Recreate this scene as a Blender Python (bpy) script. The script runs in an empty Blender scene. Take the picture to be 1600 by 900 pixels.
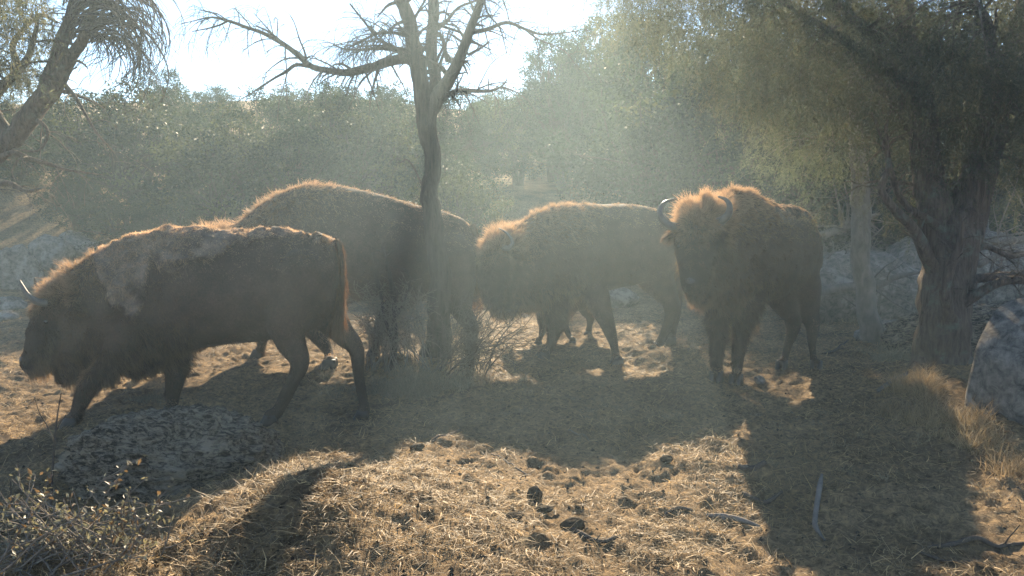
import bpy, math, random
import numpy as np
from mathutils import Vector

R = math.radians
rng = np.random.default_rng(7)
random.seed(7)
scene = bpy.context.scene

# ------------------------------------------------------------------ camera
CAMZ = 1.5
FPX = 1155.0            # focal length in photograph pixels (1600 wide)
PITCH = math.atan(120.0 / FPX)
cam_d = bpy.data.cameras.new("camera")
cam_d.sensor_width = 36.0
cam_d.lens = 36.0 * FPX / 1600.0
cam_d.clip_start = 0.05
cam_d.clip_end = 1500.0
cam = bpy.data.objects.new("camera", cam_d)
scene.collection.objects.link(cam)
cam.location = (0, 0, CAMZ)
cam.rotation_euler = (math.pi / 2 - PITCH, 0, 0)
scene.camera = cam

# ------------------------------------------------------------------ sky, sun, exposure
SUN_EL, SUN_AZ = 25.5, 1.5       # azimuth from +Y towards +X
w = bpy.data.worlds.new("World")
scene.world = w
w.use_nodes = True
nt = w.node_tree
bg = nt.nodes["Background"]
sky = nt.nodes.new("ShaderNodeTexSky")
sky.sky_type = 'NISHITA'
sky.sun_disc = False
sky.sun_elevation = R(SUN_EL)
sky.sun_rotation = R(SUN_AZ)
sky.dust_density = 0.0
sky.altitude = 1400
sky.air_density = 1.0
sky.ozone_density = 1.0
nt.links.new(sky.outputs[0], bg.inputs[0])
bg.inputs[1].default_value = 0.074
sun_d = bpy.data.lights.new("sun", 'SUN')
sun_d.energy = 5.0
sun_d.angle = R(0.6)
sun_d.color = (1.0, 0.81, 0.57)
sun = bpy.data.objects.new("sun", sun_d)
scene.collection.objects.link(sun)
sdir = Vector((math.sin(R(SUN_AZ)) * math.cos(R(SUN_EL)), math.cos(R(SUN_AZ)) * math.cos(R(SUN_EL)), math.sin(R(SUN_EL))))
sun.rotation_euler = sdir.to_track_quat('Z', 'Y').to_euler()
sun.location = (0, 30, 30)
scene.view_settings.view_transform = 'Standard'
scene.view_settings.look = 'None'
scene.view_settings.gamma = 1.0
scene.view_settings.exposure = 1.95
scene.view_settings.use_curve_mapping = False
scene.render.engine = 'CYCLES'
cy = scene.cycles
cy.use_denoising = True
try:
    cy.denoiser = 'OPENIMAGEDENOISE'
except Exception:
    pass
cy.max_bounces = 5
cy.diffuse_bounces = 3
cy.glossy_bounces = 1
cy.transmission_bounces = 3
cy.volume_bounces = 1
cy.transparent_max_bounces = 4
cy.caustics_reflective = False
cy.caustics_refractive = False

# ------------------------------------------------------------------ projection helpers
FWD = np.array([0, math.cos(PITCH), -math.sin(PITCH)])
UP = np.array([0, math.sin(PITCH), math.cos(PITCH)])
RT = np.array([1.0, 0, 0])

def ray(px, py):
    return FWD + RT * (px - 800.0) / FPX + UP * (450.0 - py) / FPX

def P(px, py, Y):
    """the point of the vertical plane at distance Y seen at a photograph pixel"""
    d = ray(px, py)
    return np.array([0, 0, CAMZ]) + d * (Y / d[1])

def proj(p):
    q = p - np.array([0, 0, CAMZ])
    z = q @ FWD
    return 800 + FPX * (q @ RT) / z, 450 - FPX * (q @ UP) / z

def sstep(a, b, x):
    t = np.clip((x - a) / (b - a), 0, 1)
    return t * t * (3 - 2 * t)

# ------------------------------------------------------------------ value noise
_tab = np.random.default_rng(3).random((64, 64, 64)).astype(np.float32) * 2 - 1

def vnoise(p):
    p = np.asarray(p, dtype=np.float64)
    i = np.floor(p).astype(int)
    f = p - i
    f = f * f * (3 - 2 * f)
    i &= 63
    j = (i + 1) & 63
    x0, y0, z0 = i[..., 0], i[..., 1], i[..., 2]
    x1, y1, z1 = j[..., 0], j[..., 1], j[..., 2]
    fx, fy, fz = f[..., 0], f[..., 1], f[..., 2]
    T = _tab
    a = T[x0, y0, z0] * (1 - fx) + T[x1, y0, z0] * fx
    b = T[x0, y1, z0] * (1 - fx) + T[x1, y1, z0] * fx
    c = T[x0, y0, z1] * (1 - fx) + T[x1, y0, z1] * fx
    d = T[x0, y1, z1] * (1 - fx) + T[x1, y1, z1] * fx
    return (a * (1 - fy) + b * fy) * (1 - fz) + (c * (1 - fy) + d * fy) * fz

def fbm(p, s=1.0, o=4, seed=0.0):
    p = np.asarray(p, dtype=np.float64) * s + seed * 7.31 + 13.7
    r = 0
    a = 1.0
    t = 0
    for k in range(o):
        r = r + a * vnoise(p)
        t += a
        a *= 0.5
        p = p * 2.03 + 5.1
    return r / t * 1.4

def n2(x, y, s=1.0, o=4, seed=0.0):
    p = np.stack([x, y, np.zeros_like(x)], -1)
    return fbm(p, s, o, seed)

# ------------------------------------------------------------------ terrain
def gauss(x, y, cx, cy_, sx, sy):
    return np.exp(-0.5 * (((x - cx) / sx) ** 2 + ((y - cy_) / sy) ** 2))

def Hbase(x, y):
    x = np.asarray(x, dtype=np.float64)
    y = np.asarray(y, dtype=np.float64)
    h = 0.0 * x
    h = h + 0.36 * gauss(x, y, -0.82, 3.0, 0.62, 0.52)      # earth swell in the foreground
    h = h + 0.10 * gauss(x, y, -2.3, 4.1, 0.7, 0.5)
    h = h + 0.13 * gauss(x, y, -0.95, 6.75, 0.42, 0.33)      # mound round the dead tree
    h = h + 0.10 * gauss(x, y, 1.75, 7.3, 0.33, 0.2)
    h = h + 0.13 * gauss(x, y, 3.6, 6.2, 0.6, 0.7)
    h = h + 0.20 * gauss(x, y, 3.4, 4.6, 0.8, 0.8)
    r = np.maximum(y - 12.0, 0)
    h = h + 0.06 * r ** 1.25 * sstep(12, 22, y)
    h = h + 1.6 * sstep(13, 24, y + 0.35 * np.abs(x)) * (0.6 + 0.4 * sstep(0, 9, np.abs(x - 1.0)))
    h = h + 1.0 * sstep(-7, -14, x) * sstep(9, 16, y)
    far = sstep(60, 140, np.hypot(x, y))
    return h * (1 - far) + 6 * far

def pits(x, y, cell=0.23, seed=3):
    """hoof prints: scattered shallow ovals with a raised rim"""
    out = np.zeros_like(x)
    ci = np.floor(x / cell).astype(int); cj = np.floor(y / cell).astype(int)
    for di in (-1, 0, 1):
        for dj in (-1, 0, 1):
            i = ci + di; j = cj + dj
            a = _tab[i & 63, j & 63, seed]; b = _tab[i & 63, j & 63, seed + 1]; c = _tab[i & 63, j & 63, seed + 2]; d = _tab[i & 63, j & 63, seed + 3]
            px = (i + 0.5 + 0.4 * a) * cell; py = (j + 0.5 + 0.4 * b) * cell
            th = d * 3.14; co, si = np.cos(th), np.sin(th)
            u = ((x - px) * co + (y - py) * si) / 0.062; v = (-(x - px) * si + (y - py) * co) / 0.048
            q = np.sqrt(u * u + v * v)
            dep = np.where(c > 0.2, 0.012 + 0.02 * np.abs(c), 0.0)
            out = out - dep * (1 - sstep(0.6, 1.05, q)) + 0.35 * dep * np.exp(-((q - 1.3) / 0.28) ** 2)
    return out

def H(x, y):
    x = np.asarray(x, dtype=np.float64)
    y = np.asarray(y, dtype=np.float64)
    near = 1 - sstep(12, 20, np.hypot(x, y - 3))
    h = Hbase(x, y)
    h = h + 0.05 * n2(x, y, 0.9, 3, 1) * near
    h = h + 0.045 * n2(x, y, 2.6, 3, 2) * near
    lump = n2(x, y, 9.0, 3, 4)
    h = h + 0.034 * np.abs(lump) * near + 0.018 * np.maximum(n2(x, y, 17, 2, 7), 0) * near + 0.008 * n2(x, y, 38, 2, 5) * near
    h = h + pits(x, y) * near
    h = h + 0.25 * n2(x, y, 0.25, 4, 6) * (1 - near)
    return h

def G(px, py, far=60.0):
    """march the ray of a pixel to the ground"""
    d = ray(px, py)
    t = np.linspace(2.0, far, 4000)
    pts = np.array([0, 0, CAMZ]) + d[None, :] * (t[:, None] / d[1])
    hh = Hbase(pts[:, 0], pts[:, 1])
    idx = np.where(pts[:, 2] <= hh)[0]
    return pts[idx[0]] if len(idx) else pts[-1]

def onground(x, y, dz=0.0):
    return np.array([x, y, float(H(x, y)) + dz])

# ------------------------------------------------------------------ objects
def tag(o, label=None, cat=None, group=None, kind=None):
    if label: o['label'] = label
    if cat: o['category'] = cat
    if group: o['group'] = group
    if kind: o['kind'] = kind
    return o

def link(name, me, parent=None, loc=None):
    o = bpy.data.objects.new(name, me)
    scene.collection.objects.link(o)
    if loc is not None: o.location = loc
    if parent is not None: o.parent = parent
    return o

def empty(name, loc):
    o = bpy.data.objects.new(name, None)
    o.empty_display_size = 0.2
    scene.collection.objects.link(o)
    o.location = [float(v) for v in loc]
    return o

def mesh_np(name, v, f, mat=None, col=None, smooth=True):
    """v (N,3); f (M,k) of one polygon size or a list of such arrays"""
    fs = f if isinstance(f, list) else [f]
    fs = [np.asarray(a, dtype=np.int32) for a in fs if len(a)]
    me = bpy.data.meshes.new(name)
    me.vertices.add(len(v))
    me.vertices.foreach_set("co", np.ascontiguousarray(v, dtype=np.float32).ravel())
    nl = sum(a.size for a in fs)
    npoly = sum(len(a) for a in fs)
    me.loops.add(nl)
    me.loops.foreach_set("vertex_index", np.concatenate([a.ravel() for a in fs]))
    me.polygons.add(npoly)
    tot = np.concatenate([np.full(len(a), a.shape[1], dtype=np.int32) for a in fs])
    st = np.concatenate([[0], np.cumsum(tot)[:-1]]).astype(np.int32)
    me.polygons.foreach_set("loop_start", st)
    me.polygons.foreach_set("loop_total", tot)
    me.polygons.foreach_set("use_smooth", np.full(npoly, smooth))
    me.update(calc_edges=True)
    me.validate()
    if col is not None:
        a = me.color_attributes.new("col", 'FLOAT_COLOR', 'POINT')
        c = np.ones((len(v), 4), dtype=np.float32)
        c[:, :3] = col
        a.data.foreach_set("color", c.ravel())
    if mat: me.materials.append(mat)
    return me

class Geo:
    """collects tubes and blobs, then links them as one mesh"""
    def __init__(self):
        self.v = []; self.q = []; self.t = []; self.n = 0
    def add(self, v, q=None, t=None):
        self.v.append(np.asarray(v, dtype=np.float64))
        if q is not None and len(q): self.q.append(np.asarray(q) + self.n)
        if t is not None and len(t): self.t.append(np.asarray(t) + self.n)
        self.n += len(v)
    def tube(self, pts, rad, n=6, rough=0.0, smoothn=1, twist=0.0, ridge=0.0, caps=True):
        pts = np.asarray(pts, dtype=np.float64); rad = np.asarray(rad, dtype=np.float64)
        if smoothn > 1: pts, rad = resample(pts, rad, smoothn)
        m = len(pts)
        tan = np.gradient(pts, axis=0)
        tan /= np.linalg.norm(tan, axis=1)[:, None] + 1e-9
        ref = np.array([0.31, 0.17, 0.93]) if abs(tan[0][2]) < 0.9 else np.array([1.0, 0.1, 0.0])
        a = np.cross(tan[0], ref); a /= np.linalg.norm(a)
        ang = np.linspace(0, 2 * np.pi, n, endpoint=False)
        vs = []
        for k in range(m):
            a = a - tan[k] * (a @ tan[k]); a /= np.linalg.norm(a) + 1e-9
            b = np.cross(tan[k], a)
            rr = np.full(n, rad[k])
            if ridge: rr = rr * (1 + ridge * np.sin(ang * 5 + 1.3 * math.sin(k * 0.13) + twist * k) + 0.6 * ridge * np.sin(ang * 9 + 2 + 0.17 * k))
            ring = pts[k] + rr[:, None] * (np.cos(ang)[:, None] * a + np.sin(ang)[:, None] * b)
            vs.append(ring)
        vs = np.concatenate(vs)
        if rough:
            c = np.repeat(pts, n, axis=0); dv = vs - c
            vs = c + dv * (1 + rough * fbm(vs, 9.0, 3, 3)[:, None])
        i = np.arange(m - 1)[:, None] * n; j = np.arange(n)[None, :]
        q = np.stack([i + j, i + (j + 1) % n, i + n + (j + 1) % n, i + n + j], -1).reshape(-1, 4)
        tr = []
        if caps:
            vs = np.concatenate([vs, [pts[0]], [pts[-1]]])
            for j_ in range(n):
                tr.append((m * n, (j_ + 1) % n, j_)); tr.append((m * n + 1, (m - 1) * n + j_, (m - 1) * n + (j_ + 1) % n))
        self.add(vs, q, tr)
    def build(self, name, mat, parent=None, loc=None, smooth=True, col=None):
        v = np.concatenate(self.v)
        org = np.zeros(3)
        if parent is not None: org = np.array(root_loc(parent))
        elif loc is not None: org = np.array(loc)
        f = []
        if self.q: f.append(np.concatenate(self.q))
        if self.t: f.append(np.concatenate(self.t))
        me = mesh_np(name, v - org, f, mat, col, smooth)
        return link(name, me, parent, None if parent is not None else org)

def root_loc(o):
    p = Vector((0, 0, 0))
    while o is not None:
        p += o.location; o = o.parent
    return p

def resample(pts, rad, k):
    """Catmull-Rom through the points"""
    p = np.concatenate([[2 * pts[0] - pts[1]], pts, [2 * pts[-1] - pts[-2]]])
    r = np.concatenate([[rad[0]], rad, [rad[-1]]])
    out = []; ro = []
    for i in range(1, len(p) - 2):
        for s in np.linspace(0, 1, k, endpoint=False):
            q = 0.5 * ((2 * p[i]) + (-p[i - 1] + p[i + 1]) * s + (2 * p[i - 1] - 5 * p[i] + 4 * p[i + 1] - p[i + 2]) * s * s + (-p[i - 1] + 3 * p[i] - 3 * p[i + 1] + p[i + 2]) * s ** 3)
            out.append(q); ro.append(r[i] + (r[i + 1] - r[i]) * s)
    out.append(pts[-1]); ro.append(rad[-1])
    return np.array(out), np.array(ro)

def ribbons(root, d, length, width, col, K=3, droop=0.0, curl=0.0, tipcol=None, flat=False):
    """many tapering strands; root, d (N,3); length, width (N)"""
    N = len(root)
    d = d / (np.linalg.norm(d, axis=1)[:, None] + 1e-9)
    rnd = rng.normal(size=(N, 3))
    if flat: rnd = np.tile([0, 0, 1.0], (N, 1)) + 0.3 * rnd
    side = np.cross(d, rnd); side /= np.linalg.norm(side, axis=1)[:, None] + 1e-9
    pts = [root]
    cur = root.copy(); dd = d.copy()
    bend = rng.normal(size=(N, 3)) * curl
    for k in range(K):
        cur = cur + dd * (length / K)[:, None]
        pts.append(cur)
        dd = dd + bend + np.array([0, 0, -1.0]) * droop
        dd /= np.linalg.norm(dd, axis=1)[:, None] + 1e-9
    V = np.empty((N, K + 1, 2, 3))
    C = np.empty((N, K + 1, 2, 3))
    tc = col if tipcol is None else tipcol
    for k in range(K + 1):
        wk = width * (1 - 0.85 * (k / K) ** 1.5) * 0.5
        V[:, k, 0] = pts[k] - side * wk[:, None]
        V[:, k, 1] = pts[k] + side * wk[:, None]
        f = k / K
        C[:, k, 0] = col * (1 - f) + tc * f
        C[:, k, 1] = C[:, k, 0]
    b = np.arange(N)[:, None] * (K + 1) * 2 + np.arange(K)[None, :] * 2
    q = np.stack([b, b + 1, b + 3, b + 2], -1).reshape(-1, 4)
    return V.reshape(-1, 3), q, C.reshape(-1, 3)

def leaf_quads(pos, d, nrm, length, width, col):
    N = len(pos)
    d = d / (np.linalg.norm(d, axis=1)[:, None] + 1e-9)
    s = np.cross(d, nrm); s /= np.linalg.norm(s, axis=1)[:, None] + 1e-9
    n = np.cross(s, d)
    V = np.empty((N, 4, 3))
    V[:, 0] = pos
    V[:, 1] = pos + d * (length * 0.45)[:, None] + s * (width * 0.5)[:, None] + n * (width * 0.15)[:, None]
    V[:, 2] = pos + d * length[:, None]
    V[:, 3] = pos + d * (length * 0.45)[:, None] - s * (width * 0.5)[:, None] + n * (width * 0.15)[:, None]
    q = np.arange(N * 4).reshape(-1, 4)
    return V.reshape(-1, 3), q, np.repeat(col, 4, axis=0)

def rand_dir(n):
    v = rng.normal(size=(n, 3))
    return v / np.linalg.norm(v, axis=1)[:, None]

# ------------------------------------------------------------------ materials
def new_mat(name):
    m = bpy.data.materials.new(name); m.use_nodes = True
    t = m.node_tree; t.nodes.clear()
    out = t.nodes.new("ShaderNodeOutputMaterial")
    return m, t, out

def nd(t, kind, **kw):
    n = t.nodes.new(kind)
    for k, v in kw.items():
        if k in n.inputs: n.inputs[k].default_value = v
        else: setattr(n, k, v)
    return n

def ramp(t, fac, stops):
    r = t.nodes.new("ShaderNodeValToRGB")
    e = r.color_ramp.elements
    while len(e) < len(stops): e.new(0.5)
    for i, (p, c) in enumerate(stops):
        e[i].position = p; e[i].color = (c[0], c[1], c[2], 1)
    t.links.new(fac, r.inputs[0])
    return r.outputs[0]

def strand_mat(name, trans=0.5, tint=(1, 1, 1), rough=0.6):
    """hair, straw and leaves: diffuse plus light shining through; colour from the strand's own attribute"""
    m, t, out = new_mat(name)
    at = nd(t, "ShaderNodeAttribute", attribute_name="col")
    mul = nd(t, "ShaderNodeMix", data_type='RGBA', blend_type='MULTIPLY')
    mul.inputs[0].default_value = 1.0
    t.links.new(at.outputs[0], mul.inputs[6]); mul.inputs[7].default_value = (*tint, 1)
    df = nd(t, "ShaderNodeBsdfPrincipled", Roughness=rough)
    df.inputs["Specular IOR Level"].default_value = 0.25
    tr = nd(t, "ShaderNodeBsdfTranslucent")
    t.links.new(at.outputs[0], df.inputs[0]); t.links.new(mul.outputs[2], tr.inputs[0])
    mx = nd(t, "ShaderNodeMixShader"); mx.inputs[0].default_value = trans
    t.links.new(df.outputs[0], mx.inputs[1]); t.links.new(tr.outputs[0], mx.inputs[2])
    t.links.new(mx.outputs[0], out.inputs[0])
    return m

def attr_surf(name, rough=0.9, bump=0.3, bscale=60.0, bdist=0.01):
    m, t, out = new_mat(name)
    at = nd(t, "ShaderNodeAttribute", attribute_name="col")
    tc = nd(t, "ShaderNodeTexCoord")
    no = nd(t, "ShaderNodeTexNoise", Scale=bscale, Detail=5.0, Roughness=0.65)
    t.links.new(tc.outputs["Object"], no.inputs[0])
    rr = ramp(t, no.outputs[0], [(0.25, (0.55, 0.55, 0.55)), (0.75, (1.5, 1.5, 1.5))])
    mul = nd(t, "ShaderNodeMix", data_type='RGBA', blend_type='MULTIPLY'); mul.inputs[0].default_value = 1
    t.links.new(at.outputs[0], mul.inputs[6]); t.links.new(rr, mul.inputs[7])
    bs = nd(t, "ShaderNodeBsdfPrincipled", Roughness=rough); bs.inputs["Specular IOR Level"].default_value = 0.2
    t.links.new(mul.outputs[2], bs.inputs[0])
    bp = nd(t, "ShaderNodeBump", Strength=bump, Distance=bdist)
    t.links.new(no.outputs[0], bp.inputs["Height"]); t.links.new(bp.outputs[0], bs.inputs["Normal"])
    t.links.new(bs.outputs[0], out.inputs[0])
    return m

def bark_mat(name, c0, c1, scale=(14, 14, 3), bump=0.8, lichen=None, dist=0.02):
    m, t, out = new_mat(name)
    tc = nd(t, "ShaderNodeTexCoord")
    mp = nd(t, "ShaderNodeMapping"); mp.inputs["Scale"].default_value = scale
    t.links.new(tc.outputs["Object"], mp.inputs[0])
    no = nd(t, "ShaderNodeTexNoise", Scale=1.6, Detail=7.0, Roughness=0.7, Distortion=0.4)
    t.links.new(mp.outputs[0], no.inputs[0])
    vo = nd(t, "ShaderNodeTexVoronoi", Scale=1.4); vo.feature = 'DISTANCE_TO_EDGE'
    t.links.new(mp.outputs[0], vo.inputs[0])
    c = ramp(t, no.outputs[0], [(0.3, c0), (0.7, c1)])
    if lichen:
        n3 = nd(t, "ShaderNodeTexNoise", Scale=5.0, Detail=6.0, Roughness=0.7)
        t.links.new(tc.outputs["Object"], n3.inputs[0])
        k = ramp(t, n3.outputs[0], [(0.55, (0, 0, 0)), (0.66, (1, 1, 1))])
        mx = nd(t, "ShaderNodeMix", data_type='RGBA')
        t.links.new(k, mx.inputs[0]); t.links.new(c, mx.inputs[6]); mx.inputs[7].default_value = (*lichen, 1)
        c = mx.outputs[2]
    bs = nd(t, "ShaderNodeBsdfPrincipled", Roughness=0.9); bs.inputs["Specular IOR Level"].default_value = 0.2
    t.links.new(c, bs.inputs[0])
    ad = nd(t, "ShaderNodeMath", operation='MULTIPLY_ADD'); ad.inputs[1].default_value = 0.7
    t.links.new(vo.outputs[0], ad.inputs[0]); t.links.new(no.outputs[0], ad.inputs[2])
    bp = nd(t, "ShaderNodeBump", Strength=bump, Distance=dist)
    t.links.new(ad.outputs[0], bp.inputs["Height"]); t.links.new(bp.outputs[0], bs.inputs["Normal"])
    t.links.new(bs.outputs[0], out.inputs[0])
    return m

def plain_mat(name, c, rough=0.6, spec=0.4, var=0.3, scale=20.0, bump=0.2):
    m, t, out = new_mat(name)
    tc = nd(t, "ShaderNodeTexCoord")
    no = nd(t, "ShaderNodeTexNoise", Scale=scale, Detail=5.0, Roughness=0.6)
    t.links.new(tc.outputs["Object"], no.inputs[0])
    cc = ramp(t, no.outputs[0], [(0.3, [x * (1 - var) for x in c]), (0.7, [x * (1 + var) for x in c])])
    bs = nd(t, "ShaderNodeBsdfPrincipled", Roughness=rough); bs.inputs["Specular IOR Level"].default_value = spec
    t.links.new(cc, bs.inputs[0])
    bp = nd(t, "ShaderNodeBump", Strength=bump, Distance=0.005)
    t.links.new(no.outputs[0], bp.inputs["Height"]); t.links.new(bp.outputs[0], bs.inputs["Normal"])
    t.links.new(bs.outputs[0], out.inputs[0])
    return m

def ground_mat():
    m, t, out = new_mat("trampled_earth")
    tc = nd(t, "ShaderNodeTexCoord")
    n1 = nd(t, "ShaderNodeTexNoise", Scale=1.3, Detail=6.0, Roughness=0.65)
    n2_ = nd(t, "ShaderNodeTexNoise", Scale=26.0, Detail=8.0, Roughness=0.75, Distortion=0.6)
    mp = nd(t, "ShaderNodeMapping"); mp.inputs["Scale"].default_value = (90, 45, 60)
    n3 = nd(t, "ShaderNodeTexNoise", Scale=1.0, Detail=4.0, Roughness=0.7, Distortion=2.0)
    for n in (n1, n2_): t.links.new(tc.outputs["Object"], n.inputs[0])
    t.links.new(tc.outputs["Object"], mp.inputs[0]); t.links.new(mp.outputs[0], n3.inputs[0])
    ca = ramp(t, n1.outputs[0], [(0.35, (0.125, 0.088, 0.055)), (0.65, (0.33, 0.235, 0.135))])
    cb = ramp(t, n2_.outputs[0], [(0.34, (0.28, 0.26, 0.24)), (0.5, (0.9, 0.9, 0.9)), (0.68, (2.0, 1.9, 1.6))])
    mx = nd(t, "ShaderNodeMix", data_type='RGBA', blend_type='MULTIPLY'); mx.inputs[0].default_value = 1
    t.links.new(ca, mx.inputs[6]); t.links.new(cb, mx.inputs[7])
    cs = ramp(t, n3.outputs[0], [(0.56, (0, 0, 0)), (0.7, (0.55, 0.55, 0.55))])
    m2 = nd(t, "ShaderNodeMix", data_type='RGBA'); t.links.new(cs, m2.inputs[0])
    t.links.new(mx.outputs[2], m2.inputs[6]); m2.inputs[7].default_value = (0.40, 0.30, 0.165, 1)
    bs = nd(t, "ShaderNodeBsdfPrincipled", Roughness=0.95); bs.inputs["Specular IOR Level"].default_value = 0.1
    t.links.new(m2.outputs[2], bs.inputs[0])
    ad = nd(t, "ShaderNodeMath", operation='ADD')
    t.links.new(n2_.outputs[0], ad.inputs[0]); t.links.new(n3.outputs[0], ad.inputs[1])
    bp = nd(t, "ShaderNodeBump", Strength=0.9, Distance=0.02)
    t.links.new(ad.outputs[0], bp.inputs["Height"]); t.links.new(bp.outputs[0], bs.inputs["Normal"])
    t.links.new(bs.outputs[0], out.inputs[0])
    return m

def rock_mat(name, c0, c1, lichen=(0.33, 0.34, 0.3), stretch=(1, 1, 1), bscale=12.0, lo=0.36, hi=0.62):
    m, t, out = new_mat(name)
    tc = nd(t, "ShaderNodeTexCoord")
    mp = nd(t, "ShaderNodeMapping"); mp.inputs["Scale"].default_value = stretch
    t.links.new(tc.outputs["Object"], mp.inputs[0])
    n1 = nd(t, "ShaderNodeTexNoise", Scale=3.0, Detail=8.0, Roughness=0.7)
    n2_ = nd(t, "ShaderNodeTexNoise", Scale=bscale, Detail=8.0, Roughness=0.75, Distortion=0.5)
    vo = nd(t, "ShaderNodeTexVoronoi", Scale=2.2); vo.feature = 'DISTANCE_TO_EDGE'
    for n in (n1, n2_, vo): t.links.new(mp.outputs[0], n.inputs[0])
    c = ramp(t, n2_.outputs[0], [(lo, c0), (hi, c1)])
    k = ramp(t, n1.outputs[0], [(0.54, (0, 0, 0)), (0.62, (0.7, 0.7, 0.7))])
    mx = nd(t, "ShaderNodeMix", data_type='RGBA')
    t.links.new(k, mx.inputs[0]); t.links.new(c, mx.inputs[6]); mx.inputs[7].default_value = (*lichen, 1)
    bs = nd(t, "ShaderNodeBsdfPrincipled", Roughness=0.92); bs.inputs["Specular IOR Level"].default_value = 0.15
    t.links.new(mx.outputs[2], bs.inputs[0])
    mn = nd(t, "ShaderNodeMath", operation='MINIMUM'); mn.inputs[1].default_value = 0.06
    t.links.new(vo.outputs[0], mn.inputs[0])
    ad = nd(t, "ShaderNodeMath", operation='MULTIPLY_ADD'); ad.inputs[1].default_value = 2.0
    t.links.new(mn.outputs[0], ad.inputs[0]); t.links.new(n2_.outputs[0], ad.inputs[2])
    bp = nd(t, "ShaderNodeBump", Strength=0.8, Distance=0.03)
    t.links.new(ad.outputs[0], bp.inputs["Height"]); t.links.new(bp.outputs[0], bs.inputs["Normal"])
    t.links.new(bs.outputs[0], out.inputs[0])
    return m

M = dict(
    ground=ground_mat(),
    straw=strand_mat("straw", 0.35),
    fur=strand_mat("fur_strands", 0.42, (1.5, 1.35, 1.15)),
    hide=attr_surf("hide", 0.85, 0.5, 70.0, 0.01),
    horn=plain_mat("horn", (0.10, 0.095, 0.085), 0.35, 0.5, 0.4, 30.0, 0.1),
    horn_pale=plain_mat("pale_horn", (0.10, 0.09, 0.075), 0.6, 0.5, 0.3, 30.0, 0.1),
    hoof=plain_mat("hoof", (0.035, 0.03, 0.026), 0.5, 0.4),
    eye=plain_mat("eye", (0.008, 0.006, 0.005), 0.08, 0.7, 0.0),
    nose=plain_mat("nose_skin", (0.05, 0.05, 0.052), 0.35, 0.6, 0.3, 60.0, 0.5),
    deadbark=bark_mat("dead_bark", (0.018, 0.015, 0.013), (0.085, 0.068, 0.056), (20, 20, 2.2), 1.0, None, 0.03),
    junbark=bark_mat("stringy_bark", (0.04, 0.032, 0.026), (0.20, 0.155, 0.12), (22, 22, 3), 1.0, (0.16, 0.17, 0.14), 0.035),
    greybark=bark_mat("grey_bark", (0.10, 0.09, 0.078), (0.24, 0.21, 0.18), (9, 9, 4), 0.5),
    twig=bark_mat("grey_twig", (0.10, 0.085, 0.07), (0.26, 0.23, 0.19), (30, 30, 12), 0.4),
    darktwig=bark_mat("dark_twig", (0.04, 0.033, 0.027), (0.11, 0.09, 0.075), (30, 30, 12), 0.4),
    shrubleaf=strand_mat("shrub_leaf", 0.3, (1.2, 1.15, 0.8), 0.45),
    leaf=strand_mat("oak_leaf", 0.5, (1.35, 1.45, 0.85), 0.5),
    juniper=strand_mat("juniper_leaf", 0.5, (1.3, 1.35, 0.95), 0.6),
    rock=rock_mat("granite", (0.07, 0.063, 0.055), (0.29, 0.26, 0.215), (0.36, 0.33, 0.28)),
    rockfib=rock_mat("lichen_rock", (0.025, 0.021, 0.016), (0.25, 0.21, 0.155), (0.33, 0.285, 0.215), (1.0, 3.6, 2.6), 16.0, 0.43, 0.58),
    dung=plain_mat("dung", (0.045, 0.036, 0.026), 0.95, 0.1, 0.5, 40.0, 1.0),
)

# ------------------------------------------------------------------ ground sheet
def axis(lo, hi, step, lo_far, hi_far, grow=1.09):
    a = list(np.arange(lo, hi, step))
    s = step; x = a[-1]
    while x < hi_far:
        s *= grow; x += s; a.append(x)
    s = step; x = a[0]; b = []
    while x > lo_far:
        s *= grow; x -= s; b.append(x)
    return np.array(b[::-1] + a)

gx = axis(-5.2, 5.2, 0.024, -300, 300)
gy = axis(1.6, 9.2, 0.024, -120, 420)
XX, YY = np.meshgrid(gx, gy)
ZZ = H(XX.ravel(), YY.ravel())
V = np.stack([XX.ravel(), YY.ravel(), ZZ], -1)
nx, ny = len(gx), len(gy)
ii = np.arange(ny - 1)[:, None] * nx + np.arange(nx - 1)[None, :]
Q = np.stack([ii, ii + 1, ii + nx + 1, ii + nx], -1).reshape(-1, 4)
tag(link("ground", mesh_np("ground", V, Q, M['ground'])), kind='structure')

# ------------------------------------------------------------------ bison
def ellring(c, side, up, hw, zt, zb, n=26):
    """cross-section narrower towards the back line"""
    a = np.linspace(0, 2 * np.pi, n, endpoint=False)
    cz = zb + (zt - zb) * 0.47
    s = np.sin(a); co = np.cos(a)
    z = np.where(s > 0, s * (zt - cz), s * (cz - zb))
    wmul = np.where(s > 0, 1 - 0.30 * s ** 1.5 * (s > 0), 1 - 0.12 * np.abs(s) ** 2)
    wmul = np.nan_to_num(wmul, nan=1.0)
    x = np.sign(co) * np.abs(co) ** 0.85 * hw * wmul
    return c[None, :] + x[:, None] * side[None, :] + np.stack([0 * a, 0 * a, cz + z - c[2]], -1)

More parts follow.
